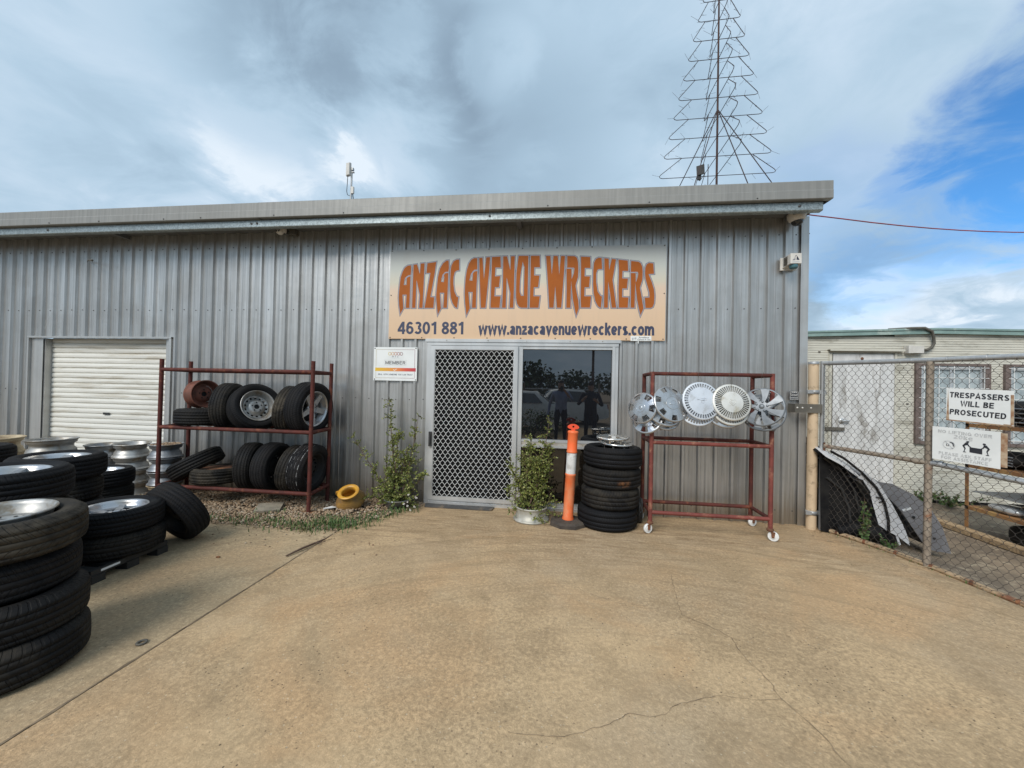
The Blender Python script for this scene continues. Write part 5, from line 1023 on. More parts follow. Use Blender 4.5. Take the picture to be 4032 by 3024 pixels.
g0 = Vector((2.985,-.145,0)); gd = Vector((.458,-.889,0)); gn = Vector((gd.y,-gd.x,0))
gate = thing('chain_link_gate', 'chain link gate with rusty pipe frame running forward from the cream post', 'gate', (2.985,-.145,0))
def gpt(s, z, off=0.0): p = g0+gd*s+gn*off; return Vector((p.x,p.y,z))
def gb(s): return gz((g0+gd*s).x)+.012
b = MB(); b.tube([gpt(-.01,.0),gpt(-.01,1.93)],.023,12); b.build('frame_post', m_galvpipe, gate)
b = MB(); b.tube([gpt(.018,.02),gpt(.018,1.0)],.010,8); b.build('tension_bar', m_rust, gate)
b = MB(); b.tube([gpt(.905,gb(.905)),gpt(.915,1.875)],.028,14); b.build('frame_post', m_postrust, gate)
b = MB(); b.tube([gpt(3.3,gb(3.3)),gpt(3.3,1.9)],.028,14); b.build('frame_post', m_postrust, gate)
b = MB(); b.tube([gpt(0,1.905),gpt(.9,1.888),gpt(3.3,1.885)],.024,14); b.build('top_rail', m_galvpipe, gate)
b = MB(); b.tube([gpt(.02,.962),gpt(.9,.935)],.023,14); b.lathe([(.027,0),(.029,.02),(.029,.05),(.025,.06)],12,Matrix.Translation(gpt(.86,.936)) @ axis_frame(-gd).to_4x4()); b.build('mid_rail', m_postrust, gate)
b = MB(); b.tube([gpt(.93,.936),gpt(1.5,.885),gpt(3.3,.80)],.024,14); b.lathe([(.027,0),(.029,.02),(.029,.05),(.025,.06)],12,Matrix.Translation(gpt(.95,.935)) @ axis_frame(gd).to_4x4()); b.build('mid_rail', m_galvpipe, gate)
b = MB(); b.tube([gpt(s, gb(s)+.010) for s in [0,.3,.6,.9,1.2,1.5,1.8,2.4,3.3]],.023,14); b.build('bottom_rail', m_railtan, gate)
for s in [.05+.245*i for i in range(13)]: b = MB(); b.lathe([(.026,-.004),(.028,0),(.026,.004)],12,Matrix.Translation(gpt(s,1.889 if s > .5 else 1.90)) @ axis_frame(gd).to_4x4()); b.build('wire_tie', m_galvpipe, gate)
for s in [.16+.26*i for i in range(12)]: b = MB(); b.lathe([(.025,-.012),(.0262,0),(.025,.012)],12,Matrix.Translation(gpt(s,gb(s)+.010)) @ axis_frame(gd).to_4x4()); b.build('pipe_collar', m_rust, gate)
b = MB(); p_, q_ = .0620, .0880
for i in range(53):
    for sg in (-1,1):
        pts = []; j = 0
        while True:
            z = 1.868-j*q_/2; s = .02+i*p_+(0 if j % 2 == 0 else p_/2*sg)
            zb_ = gb(max(s,0))+.02
            z2 = max(z, zb_)
            for dd in (.008,-.008):
                z3 = max(z2+dd, zb_); pts.append(gpt(min(max(s,.02),3.28), z3, .027+.002*sg*(1 if j % 2 else -1)))
            if z <= zb_: break
            j += 1
        b.tube(pts,.0017,4,cap=False)
b.build('chain_link_mesh', m_wire, gate)
# signs wired to the gate
def gsign(name, label, s0, s1, zt0, zt1, zb0, zb1, off, mat, lay):
    t = thing(name, label, 'sign', (g0+gd*((s0+s1)/2))+Vector((0,0,zb0)))
    P = [gpt(s0,zb0,off),gpt(s1,zb1,off),gpt(s1,zt1,off),gpt(s0,zt0,off)]; b = MB()
    B = [p-gn*.003 for p in P]; b.add(P+B,[(0,1,2,3),(7,6,5,4),(0,4,5,1),(1,5,6,2),(2,6,7,3),(3,7,4,0)]); b.build('plate', mat, t)
    o = P[0]; u = (P[1]-P[0]); w = (P[3]-P[0]); return t, o, u, w, u.length, w.length
GOFF = -.034                                   # the camera side of the mesh
GOFF = .046 if gn.dot(Vector((0,-5,0))-g0) > 0 else -.046
t1, o1, u1, w1, L1, H1 = gsign('warning_sign', 'white TRESPASSERS WILL BE PROSECUTED sign wired to the gate', 1.045, 1.440, 1.628, 1.610, 1.342, 1.318, GOFF, m_signw, None)
sgn = 1 if GOFF > 0 else -1
u1n, w1n = u1.normalized(), (w1-u1*(w1.dot(u1)/u1.length_squared)).normalized()
def on(o, u, w, a, c, e=.0015): return o+u*a+w*c+gn*sgn*e
for txt, a, c, wd in (('TRESPASSERS',.055,.725,.88),('WILL BE',.225,.475,.50),('PROSECUTED',.055,.20,.84)):
    sansline('writing', txt, m_ink, on(o1,u1,w1,a,c), u1n, w1n, wd*L1, H1*.165, t1, .20, .10)
b = MB()
for a0, a1_, c0, c1_ in ((.0,.05,.02,.96),(.955,1.0,.05,.9),(.0,1.0,.0,.035),(.86,.97,.0,.06)):
    b.add([on(o1,u1,w1,a0,c0,.0008),on(o1,u1,w1,a1_,c0,.0008),on(o1,u1,w1,a1_-.02*(a1_ < .1),c1_,.0008),on(o1,u1,w1,a0+.03*(a1_ < .1),c1_,.0008)],[(0,1,2,3)])
b.build('rust_edge', m_signrust, t1)
t0, o0, u0, w0, L0_, H0_ = gsign('spare_sign', 'blank weathered plate showing behind the lifting sign on the gate', 1.01, 1.405, 1.268, 1.262, .992, .985, GOFF-.006*sgn, m_signrust, None)
t2, o2, u2, w2, L2, H2 = gsign('lifting_sign', 'faded white NO LIFTING OVER 20kg sign beneath the trespassers sign', .955, 1.370, 1.280, 1.272, .985, .968, GOFF, m_signw, None)
u2n, w2n = u2.normalized(), (w2-u2*(w2.dot(u2)/u2.length_squared)).normalized()
for txt, a, c, wd, hh in (('NO LIFTING OVER',.09,.825,.80,.095),('20kg',.335,.695,.28,.115),('PLEASE ASK STAFF',.105,.165,.78,.095),('FOR ASSISTANCE',.145,.045,.69,.095)):
    sansline('writing', txt, m_fade, on(o2,u2,w2,a,c), u2n, w2n, wd*L2, H2*hh, t2, .20, .10)
def fl2(name, polys, mat, e=.0015):
    b = MB()
    for pl_ in polys: b.add([on(o2,u2,w2,a,c,e) for a, c in pl_],[tuple(range(len(pl_)))])
    return b.build(name, mat, t2)
AR = L2/H2
ring = []
for i in range(28):
    a, c = 2*math.pi*i/28, 2*math.pi*(i+1)/28
    ring.append([(.265+r*math.cos(t),.485+r*AR*.92*math.sin(t)) for r, t in ((.098,a),(.098,c),(.084,c),(.084,a))])
ring.append([(.195,.585),(.205,.60),(.335,.385),(.325,.37)])
fl2('prohibition_ring', ring, m_fade)
fl2('lifter_symbol', [[(.275,.575),(.335,.565),(.345,.455),(.330,.455),(.318,.535),(.275,.560)],[(.225,.45),(.225,.515),(.268,.515),(.268,.45)]], m_ink, .0017)
fl2('symbol_inner', [[(.236,.462),(.236,.503),(.258,.503),(.258,.462)]], m_signw, .0020)
man = [[(.520,.640),(.535,.665),(.560,.668),(.572,.645),(.560,.620),(.535,.618)],[(.515,.620),(.560,.610),(.552,.560),(.500,.520),(.520,.440),(.500,.360),(.525,.345),(.525,.330),(.475,.330),(.490,.365),(.500,.435),(.468,.520)],[(.545,.60),(.562,.57),(.575,.525),(.595,.515),(.592,.500),(.565,.505),(.545,.540)]]
man2 = [[(1.33-a, c-.012) for a, c in q] for q in man]
man2 = [[(a, c) for a, c in q] for q in man2]
fl2('two_lifters', man, m_ink); fl2('two_lifters', man2, m_ink); fl2('carried_box', [[(.575,.350),(.575,.500),(.755,.490),(.755,.335)]], m_ink)
# ---------------------------------------------------------------- demountable office behind the gate
dm = thing('demountable_office', 'low cream clad portable office with aqua roof trim beyond the gate', 'building', (6,2.5,-.25))
b = MB(); ydm = 2.5
DX0, DX1 = 3.25, 10.5
OPN = [(4.71,5.69,-.1,2.27),(6.06,7.06,.80,2.08),(7.39,8.4,.80,2.08)]
def roofz(x): return 2.53+.095*min(max((x-4.0)/2.3,0),1)-.05*max((x-6.3)/3,0)
z = -.20; xs_ = sorted({DX0,DX1,6.3,*[v for o in OPN for v in o[:2]]})
while z < 2.64:
    for xa, xb in zip(xs_, xs_[1:]):
        xm = (xa+xb)/2
        if any(o[0] < xm < o[1] and o[2]-.02 < z+.02 < o[3] for o in OPN): continue
        zt = min(z+.0415, roofz(xa)+.02); zt2 = min(z+.0415, roofz(xb)+.02)
        if zt <= z or zt2 <= z: continue
        b.add([(xa,ydm-.010,z),(xb,ydm-.010,z),(xb,ydm-.006,zt2-.007 if zt2 > z+.03 else zt2),(xa,ydm-.006,zt-.007 if zt > z+.03 else zt),(xa,ydm,zt),(xb,ydm,zt2),(xa,ydm-.010,z-.001),(xb,ydm-.010,z-.001)],[(0,1,2,3),(3,2,5,4)])
    z += .0415
b.box(DX0,DX1,ydm+.01,5.5,-.18,2.45); b.build('wall', m_clad, dm)
b = MB()
for xa, xb in ((DX0-.1,6.3),(6.3,DX1)):
    za, zb2 = roofz(xa), roofz(xb)
    b.add([(xa,ydm-.07,za),(xb,ydm-.07,zb2),(xb,ydm-.07,zb2+.085),(xa,ydm-.07,za+.085),(xa,5.6,za),(xb,5.6,zb2),(xb,5.6,zb2+.085),(xa,5.6,za+.085)],[(0,1,2,3),(4,7,6,5),(0,4,5,1),(3,2,6,7),(0,3,7,4),(1,5,6,2)])
    b.add([(xa,ydm-.085,za+.065),(xb,ydm-.085,zb2+.065),(xb,ydm-.085,zb2+.095),(xa,ydm-.085,za+.095),(xa,ydm-.072,za+.065),(xb,ydm-.072,zb2+.065),(xb,ydm-.072,zb2+.095),(xa,ydm-.072,za+.095)],[(0,1,2,3),(0,4,5,1),(3,2,6,7)])
b.build('roof', m_aqua, dm)
b = MB(); b.box(4.71,5.69,ydm-.018,ydm+.02,-.12,2.265); b.lathe([(.025,0),(.025,.006),(0,.008)],12,Matrix.Translation((5.18,ydm-.018,2.19)) @ Matrix.Rotation(R(90),4,'X'),1)
dr = b.build('door', [m_olddoor, m_rust], dm)
b = MB(); b.box(4.655,4.70,ydm-.026,ydm,-.12,2.27); b.box(4.700,4.712,ydm-.030,ydm-.004,-.12,2.27,1); b.box(5.692,5.725,ydm-.024,ydm,-.12,2.29); b.box(4.63,5.80,ydm-.085,ydm-.01,2.335,2.350); b.box(4.63,5.80,ydm-.092,ydm-.085,2.315,2.350); b.build('door_frame', [m_clad, m_strap], dr)
b = MB(); b.tube([(4.84,ydm-.06,1.10),(4.96,ydm-.06,1.10)],.018,8); b.lathe([(.05,0),(.05,.01),(.02,.02)],14,Matrix.Translation((4.86,ydm-.018,1.10)) @ Matrix.Rotation(R(90),4,'X')); b.box(4.60,4.90,ydm-.05,ydm-.02,.93,.985,1); b.build('handle', [m_alu, m_strap], dr)
for (xa, xb, za, zb2) in ((6.06,7.06,.80,2.08),(7.39,8.4,.80,2.08)):
    b = MB()
    for q in ((xa-.06,xa+.02,za-.05,zb2+.04),(xb-.02,xb+.06,za-.05,zb2+.04)): b.box(q[0],q[1],ydm-.05,ydm+.02,q[2],q[3])
    b.box(xa+.02,xb-.02,ydm-.05,ydm+.02,zb2,zb2+.04); b.box(xa+.02,xb-.02,ydm-.055,ydm+.02,za-.05,za)
    wf = b.build('window', m_brownframe, dm)
    b = MB(); b.box(xa+.02,xa+.07,ydm-.02,ydm+.02,za,zb2); b.box(xb-.07,xb-.02,ydm-.02,ydm+.02,za,zb2); b.box(xa+.07,xb-.07,ydm-.02,ydm+.02,zb2-.06,zb2); b.box(xa+.07,xb-.07,ydm-.02,ydm+.02,za,za+.05); b.box((xa+xb)/2-.02,(xa+xb)/2+.02,ydm-.018,ydm+.02,za+.05,zb2-.06); b.build('sash', m_alu, wf)
    b = MB(); b.box(xa+.07,xb-.07,ydm+.005,ydm+.01,za+.05,zb2-.06); b.build('pane', m_curtain, wf)
    b = MB()
    for i in range(8): b.tube([(xa-.02,ydm-.06,za+.05+i*(zb2-za-.08)/7),(xb+.02,ydm-.06,za+.05+i*(zb2-za-.08)/7)],.005,5)
    for i in range(5): b.tube([(xa+.05+i*(xb-xa-.1)/4,ydm-.065,za),(xa+.05+i*(xb-xa-.1)/4,ydm-.065,zb2)],.005,5)
    b.build('security_bars', m_white, wf)
b = MB(); b.box(5.845,6.075,ydm-.10,ydm-.012,2.29,2.405); b.box(5.835,5.90,ydm-.11,ydm-.012,2.285,2.415); b.build('meter_box', m_camw, dm)
b = MB(); b.tube([(6.07,ydm-.05,2.345),(6.16,ydm-.05,2.35),(6.23,ydm-.05,2.39),(6.265,ydm-.05,2.46),(6.25,ydm-.06,2.55),(6.19,ydm-.10,2.66),(6.08,ydm-.10,2.715),(5.9,ydm-.09,2.712),(5.6,ydm+.0,2.70)],.022,10); b.build('conduit', m_strap, dm)
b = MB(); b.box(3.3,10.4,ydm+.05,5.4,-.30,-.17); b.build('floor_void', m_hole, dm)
b = MB(); 
for q in ((3.95,.98,1.0),(4.02,1.55,1.5),(3.90,2.02,.9),(3.97,2.29,.8),(4.08,2.29,.5),(4.50,2.30,.5),(5.90,1.42,.5)): b.obox((q[0],ydm-.012,q[1]),(X,Y,Z),(.035*q[2],.003,.014))
b.build('wear_mark', m_strap, dm)
# ---------------------------------------------------------------- panels leaning on the side of the shed
def panel(name, label, prof, y0, y1, th, mat, edge=None, lean=0.0, cat='car panel'):
    """curved sheet metal swept in depth; prof is its (x,z) section"""
    t = thing(name, label, cat, (prof[-1][0],(y0+y1)/2,prof[-1][1])); b = MB(); n = 7; k = len(prof); vs = []
    for i in range(n+1):
        f = i/n; y = y0+(y1-y0)*f; c = 1-.10*abs(2*f-1)**3
        for x, z in prof: vs.append((prof[0][0]+(x-prof[0][0])*c+lean*f, y, z*c))
    m_ = len(vs)
    nr = []
    for j in range(k):
        a, c2 = prof[max(j-1,0)], prof[min(j+1,k-1)]; d = Vector((c2[0]-a[0],0,c2[1]-a[1])).normalized(); nr.append(Vector((d.z,0,-d.x)))
    for i in range(n+1):
        for j in range(k): vs.append(tuple(Vector(vs[i*k+j])+nr[j]*th))
    fs = []
    for i in range(n):
        for j in range(k-1): a = i*k+j; fs += [(a,a+1,a+k+1,a+k),(m_+a,m_+a+k,m_+a+k+1,m_+a+1)]
    for j in range(k-1): fs += [(j,m_+j,m_+j+1,j+1),(n*k+j,n*k+j+1,m_+n*k+j+1,m_+n*k+j)]
    for i in range(n): a = i*k; fs += [(a,a+k,m_+a+k,m_+a),(a+k-1,m_+a+k-1,m_+a+2*k-1,a+2*k-1)]
    b.add(vs, fs, 0, False); b.build('outer_skin', mat, t); return t
pr1 = [(2.90,.985),(3.06,.90),(3.25,.76),(3.41,.61),(3.54,.40),(3.645,.19),(3.72,-.045)]
p1 = panel('car_bodywork', 'silver curved car door skin with black rubber seal leaning by the gate', pr1, -.36, .75, .022, m_silver)
b = MB(); b.tube([(2.93,-.375,.93),(3.06,-.378,.86),(3.23,-.38,.72),(3.38,-.38,.56),(3.46,-.38,.40),(3.50,-.38,.22),(3.505,-.38,.04)],.013,8); b.build('door_seal', m_cpink, p1)
b = MB(); b.add([(3.25,-.37,.74),(3.41,-.37,.60),(3.54,-.37,.39),(3.645,-.37,.18),(3.715,-.37,-.04),(3.60,-.365,.05),(3.50,-.36,.10),(3.42,-.36,.16),(3.38,-.36,.30),(3.33,-.36,.50),(3.22,-.36,.64)],[tuple(range(11))]); b.build('inner_panel', m_silver, p1)
b = MB(); b.tube([(3.10,-.37,.67),(3.24,-.37,.63),(3.32,-.37,.50)],.012,6); b.obox((3.42,-.375,.45),((1,0,-.2),Y,Z),(.04,.004,.006)); b.obox((3.43,-.375,.41),((1,0,.3),Y,Z),(.02,.004,.005)); b.build('latch_rod', m_cpink, p1)
pr2 = [(3.05,.98),(3.3,.82),(3.52,.685),(3.72,.575),(3.93,.47),(4.10,.34),(4.23,.12),(4.33,-.19)]
p2 = panel('car_bodywork', 'dark grey pressed car bonnet with holes leaning behind the silver door', pr2, -.12, 1.1, .02, m_dgrey)
b = MB(); b.add([(3.72,-.135,.56),(3.92,-.135,.455),(4.09,-.135,.33),(4.22,-.135,.11),(4.31,-.135,-.18),(4.08,-.13,-.15),(3.96,-.13,.03),(3.84,-.13,.22),(3.64,-.13,.45),(3.55,-.13,.58)],[tuple(range(10))]); b.build('inner_frame', m_dgrey, p2)
b = MB()
for x, z, r in ((4.08,.10,.032),(3.93,.20,.016),(4.02,.03,.012),(4.14,-.02,.012),(4.10,.18,.010)): b.lathe([(0,0),(r,0),(r,.004),(0,.004)],12,Matrix.Translation((x,-.139,z)) @ Matrix.Rotation(R(90),4,'X'))
b.build('hole', m_hole, p2)
b = MB(); b.obox((3.86,-.139,.285),((1,0,.45),Y,(-.45,0,1)),(.045,.003,.014)); b.build('number_plate_light', m_white, p2)
pr3 = [(2.89,1.02),(2.98,.93),(3.12,.82),(3.28,.62),(3.40,.38),(3.46,.10),(3.47,-.05)]
p3 = panel('car_bumper', 'black plastic bumpers leaning on the shed beside the silver door', pr3, -.22, .9, .03, m_cpink, cat='bumper')
b = MB(); b.add([(2.90,-.235,.90),(3.12,-.235,.78),(3.27,-.235,.58),(3.38,-.235,.34),(3.42,-.235,.0),(3.10,-.235,-.02),(2.92,-.235,.02)],[tuple(range(7))]); b.build('shadow_shell', m_cpink, p3)  # flat sheet; its black also stands for the shadow between the leaning panels
for q_ in ([(2.94,.84),(3.12,.70),(3.25,.50),(3.31,.25)],[(2.97,.62),(3.12,.50),(3.20,.30),(3.22,.10)]):
    b = MB(); b.tube([(x_,-.245,z_) for x_, z_ in q_],.014,6); b.build('edge_strip', m_black, p3)
b = MB(); b.prism([(2.88,1.16),(2.92,1.14),(3.02,.96),(2.90,1.02)],(0,.35,0),X,Z,-.2,.2); tag(b.build('bumper_end', m_cpink),'pointed black plastic bumper end sticking up between shed and cream post','bumper')
b = MB(); b.prism([(2.96,.70),(3.00,.70),(3.24,.33),(3.20,.33)],(0,.20,0),X,Z,-.012,.012); tag(b.build('trim_strip', m_yellow), 'thin yellow plastic strip leaning behind the cream post', 'strip')
p4 = panel('car_bodywork', 'narrow silver car guard between the silver door and the dark bonnet', [(3.10,.80),(3.36,.66),(3.58,.50),(3.76,.30),(3.88,.08),(3.93,-.07)], -.20, .9, .018, m_silver)
b = MB(); b.tube([(3.12,-.215,.77),(3.36,-.217,.63),(3.56,-.218,.47),(3.73,-.218,.28),(3.85,-.217,.06)],.012,6); b.build('rubber_edge', m_cpink, p4)
b = MB(); b.tube([(3.05,-.30,.06),(3.20,-.33,.09),(3.38,-.33,.07),(3.55,-.30,.0),(3.62,-.26,-.05)],[.05,.075,.08,.065,.03],10); tag(b.build('bumper_end', m_cpink),'low black bumper piece on the ground in front of the silver door','bumper')
# ---------------------------------------------------------------- rusty shelf with spare lamps and bumpers
sh = thing('parts_shelf', 'rusty orange angle iron shelf of car parts at the right edge', 'shelf', (5.8,0,-.25))
for x in (5.45,6.15):
    for y in (1.0,-1.2):
        b = MB(); b.box(x,x+.045,y-.004,y,-.25,1.25); b.box(x,x+.004,y-.045,y-.004,-.25,1.25); b.build('leg', m_shelf, sh)
for z in (.10,.66,1.2):
    b = MB(); b.box(5.45,5.454,-1.2,1.0,z-.045,z); b.box(5.454,6.19,-1.2,1.0,z-.006,z-.001,0); b.box(6.186,6.19,-1.2,1.0,z-.045,z-.006); b.build('shelf_board', m_shelf, sh)
bk = [(5.50,.665),(5.56,.90),(5.62,1.02),(5.74,1.10),(5.80,1.10)]
def lump(name, label, cat, c, s, mat, parts=None):
    t = thing(name, label, cat, c); b = MB(); n, m = 18, 9; vs = []
    for i in range(m+1):
        ph = -math.pi/2+math.pi*i/m
        for j in range(n):
            a = 2*math.pi*j/n; e = .55
            f = lambda v: math.copysign(abs(v)**e, v)
            vs.append((c[0]+s[0]*f(math.cos(a))*math.cos(ph)**.6, c[1]+s[1]*f(math.sin(a))*math.cos(ph)**.6, c[2]+s[2]*(1+math.sin(ph))))
    fs = [(i*n+j,i*n+(j+1)%n,(i+1)*n+(j+1)%n,(i+1)*n+j) for i in range(m) for j in range(n)]
    b.add(vs, fs, 0, True); b.build('housing', mat, t); return t
for i, (y, lab) in enumerate(((.62,'left clear headlight on the lower rusty shelf'),(.22,'second clear headlight on the lower rusty shelf'),(-.20,'third headlight on the lower rusty shelf, at the edge of the photo'))):
    t = lump('headlight', lab, 'headlight', (5.62,y,.10), (.13,.19,.055), m_lampglass)
    t['group'] = 'headlights on the rusty shelf'
    b = MB(); b.sphere((5.57,y+.05,.165),.05,14,8,0,(1,1,.55)); b.sphere((5.60,y-.07,.165),.04,14,8,0,(1,1,.55)); b.build('reflector', m_chrome, t)
for i, (y, z, h, lab) in enumerate(((.75,.665,.10,'black plastic car part low on the upper shelf, left one'),(.10,.665,.15,'black plastic bumper piece on the upper shelf behind the lifting sign'),(.55,1.205,.16,'black plastic grille on top of the rusty shelf, left'),(-.25,1.205,.13,'black lamp housing on top of the rusty shelf, right'))):
    t = lump('car_part', lab, 'car part', (5.78,y,z), (.27,.28,h), m_cpink); t['group'] = 'black parts on the rusty shelf'
    b = MB()
    for k in range(4): b.tube([(5.515,y-.25,z+.05+h*.35*k),(5.50,y,z+.055+h*.35*k),(5.515,y+.25,z+.05+h*.35*k)],.009,6)
    b.build('grille_bar', m_strap if i % 2 else m_greyrim, t)
b = MB(); b.box(5.47,6.17,-1.15,.95,.30,.305); b.build('lower_sheet', m_greyrim, sh)
b = MB(); b.box(6.17,6.18,-1.19,.99,.106,.60); b.build('back_panel', m_greyrim, sh)
for i, (y, lab) in enumerate(((.45,'tyre lying under the rusty shelf, nearest its left leg'),(-.25,'second tyre lying under the rusty shelf'))):
    tyre(lab, (5.85,y,-.15), (0,0,1), .30, .19, .19, 1, 'tyres under the rusty shelf')
b = MB(); b.box(5.30,5.44,-1.4,1.35,-.25,-.19); tag(b.build('concrete_kerb', m_conc),'low concrete edging in front of the rusty shelf','kerb')
m_potgrey = M('planter_rim_grey', (0.42, 0.405, 0.35), (0.33, 0.315, 0.27), 5, 0.5, 0.25, c3=(0.52, 0.51, 0.47), s3=3)
# ---------------------------------------------------------------- mat, bollard, pots, plants
b = MB(); pol = [(-1.715,-.075),(-1.73,-.085),(-1.70,-.20),(-1.68,-.212),(-.85,-.205),(-.83,-.195),(-.815,-.082),(-.83,-.072)]
b.prism(pol,(0,0,.003),X,Y,0,.012); tag(b.build('door_mat', m_rubbermat), 'dark rubber mat on the ground before the screen door', 'mat')
bo = thing('bollard', 'orange plastic bollard with white band on a black rubber base', 'bollard', (.105,-.50,0))
Mb = Matrix.Translation((.105,-.50,0)); Ml = Mb @ Matrix.Rotation(R(2.2),4,'Y')
b = MB(); pf = [(.215,0),(.213,.035),(.19,.055),(.075,.062)]; vs = []
for r, z in pf:
    for i in range(8): a = R(22.5+45*i); vs.append(Mb @ Vector((r*math.cos(a),r*math.sin(a)*.92,z)))
b.add(vs,[(i*8+j,i*8+(j+1)%8,(i+1)*8+(j+1)%8,(i+1)*8+j) for i in range(3) for j in range(8)]+[tuple(24+j for j in range(8))]); b.build('base', m_bbase, bo)
b = MB(); b.lathe([(.066,.055),(.066,.075),(.058,.10),(.0565,.555),(.0600,.560),(.0615,.570),(.0600,.580),(.0560,.583)],28,Ml)
b.lathe([(.0560,.818),(.0595,.820),(.0612,.830),(.0595,.840),(.0570,.845),(.0565,1.035),(.0600,1.042),(.0615,1.052),(.0600,1.064),(.050,1.070),(.026,1.074),(0,1.074)],28,Ml); b.build('post', m_boll, bo)
b = MB(); b.lathe([(.0562,.583),(.0562,.818)],28,Ml); b.build('reflective_band', m_band, bo)
b = MB()
hp = [(-.018,1.070),(-.022,1.088),(-.050,1.094),(-.066,1.108),(-.062,1.122),(-.040,1.138),(-.015,1.146),(.015,1.146),(.040,1.138),(.062,1.122),(.066,1.108),(.050,1.094),(.022,1.088),(.018,1.070)]
hl = [(.012*math.cos(2*math.pi*i/14),1.117+.012*math.sin(2*math.pi*i/14)) for i in range(14)]
vs = [Ml @ Vector((a,y,z)) for y in (-.014,.014) for a, z in hp+hl]; fs = []
for q in range(14): 
    n2 = (q+1) % 14; fs += [(q,n2,28+n2,28+q),(14+q,42+q,42+n2,14+n2)]
b.add(vs, fs)
me_h = [(hp[i]) for i in range(14)]
order = sorted(range(14), key=lambda i: math.atan2(hl[i][1]-1.117, hl[i][0]))
import mathutils.geometry as mg
tri = mg.tessellate_polygon([[Vector((a,z,0)) for a, z in hp],[Vector((a,z,0)) for a, z in hl][::-1]])
idx = list(range(14))+[14+i for i in range(14)][::-1]
b.add(vs,[tuple(idx[i] for i in t) for t in tri]+[tuple(28+idx[i] for i in t)[::-1] for t in tri]); b.build('handle', m_bolltop, bo)
yp = thing('clay_pot', 'round yellow glazed pot tipped toward the camera beside the tyre rack', 'pot', (-2.59,-.42,0))
My = Matrix.Translation((-2.59,-.40,.105)) @ axis_frame((.03,-.50,.86)).to_4x4()
pf = [(0,-.115),(.075,-.115),(.10,-.105)]
for i in range(11):
    t = i/10; r = .10+.073*math.sin(math.pi*min(t*1.05,1)*.98)*(1.0) ; z = -.105+.17*t; pf += [(r-.004,z),(r+.003,z+.008)]
pf += [(.098,.085),(.092,.10)]
b = MB(); b.lathe(pf,36,My); b.build('body', m_potbody, yp)
b = MB(); b.lathe([(.092,.098),(.098,.108),(.124,.118),(.130,.124),(.128,.131),(.105,.134),(.086,.128),(.080,.112),(.082,.06),(.12,.02),(.12,-.04),(0,-.09)],36,My); b.build('rim', m_potyel, yp)
b = MB(); b.tube([My @ Vector(p) for p in ((-.125,.0,.122),(-.150,.0,.112),(-.158,.0,.085),(-.150,.0,.055))],[.013,.014,.014,.011],8); b.build('handle', m_potyel, yp)
b = MB(); Mv = Matrix.Translation((-3.46,-.70,.035)) @ Matrix.Rotation(R(32),4,'Z') @ Matrix.Rotation(R(9),4,'X')
P = [Mv @ Vector(p) for p in ((-.15,-.10,-.02),(.12,-.13,-.02),(.15,.09,-.02),(-.12,.11,-.02),(-.15,-.10,.02),(.12,-.13,.02),(.15,.09,.02),(-.12,.11,.02))]
b.add(P,[(0,3,2,1),(4,5,6,7),(0,1,5,4),(1,2,6,5),(2,3,7,6),(3,0,4,7)]); tag(b.build('stone_paver', m_paver),'broken stone paver lying on the gravel under the tyre rack','paver')
rp = random.Random(21)
def leaf(b, p, d, s, mat=0):
    d = Vector(d).normalized(); a = d.orthogonal().normalized(); a = Matrix.Rotation(rp.uniform(0,6.28),3,d) @ a; n = d.cross(a)
    p = Vector(p); w = s*.42
    b.add([p, p+d*s*.35+a*w+n*s*.08, p+d*s*.8+a*w*.75+n*s*.05, p+d*s*1.02, p+d*s*.8-a*w*.75+n*s*.05, p+d*s*.35-a*w+n*s*.08],[(0,1,2,3),(0,3,4,5)],mat)
def twig_path(p, q, bend, n=7):
    p, q = Vector(p), Vector(q); o = Vector((rp.uniform(-bend,bend),rp.uniform(-bend,bend)*.6,rp.uniform(-bend*.3,bend*.5)))
    return [p.lerp(q, i/(n-1))+o*math.sin(math.pi*i/(n-1))+Vector((rp.uniform(-.012,.012),rp.uniform(-.012,.012),0)) for i in range(n)]
def shrub(label, base, tips, dens, ls=.019, inner=.18):
    t = thing('jade_plant', label, 'plant', base); st, lf = MB(), MB(); base = Vector(base)
    for tip, th, tw in tips:
        path = twig_path(base+Vector((rp.uniform(-.06,.06),rp.uniform(-.05,.05),0)), tip, .06, 9)
        st.tube(path,[th*(1-.8*i/8) for i in range(9)],5)
        L = (Vector(tip)-base).length; nt_ = int(dens*L*tw)
        for k in range(nt_):
            f = inner+(1-inner)*rp.random()**.8; i = min(int(f*8),7); p = path[i].lerp(path[i+1], f*8-i)
            l = (.04+.15*(1-f)*rp.random()+.05*rp.random())*tw**.5
            d = Vector((rp.gauss(0,1),rp.gauss(0,.8),rp.gauss(.25,.7))).normalized(); q = p+d*l+Z*.01
            if q.y > -.045: q.y = -.05-rp.random()*.05
            if q.z < .02: q.z = .02+rp.random()*.05
            st.tube([p, p.lerp(q,.5)+Vector((0,0,.008)), q],[.0028,.0022,.0012],3)
            m = max(3, int(l/.013))
            for j in range(m):
                w = p.lerp(q, (j+.6)/m)
                for sg in (-1,1):
                    dd = (d.cross(Vector((rp.gauss(0,1),rp.gauss(0,1),rp.gauss(0,1)))).normalized()*sg+d*.5+Z*.25)
                    leaf(lf, w, dd, ls*rp.uniform(.6,1.25))
            leaf(lf, q, d, ls*rp.uniform(.8,1.1))
    st.build('stem', m_stem, t); lf.build('foliage', m_leaf, t); return t
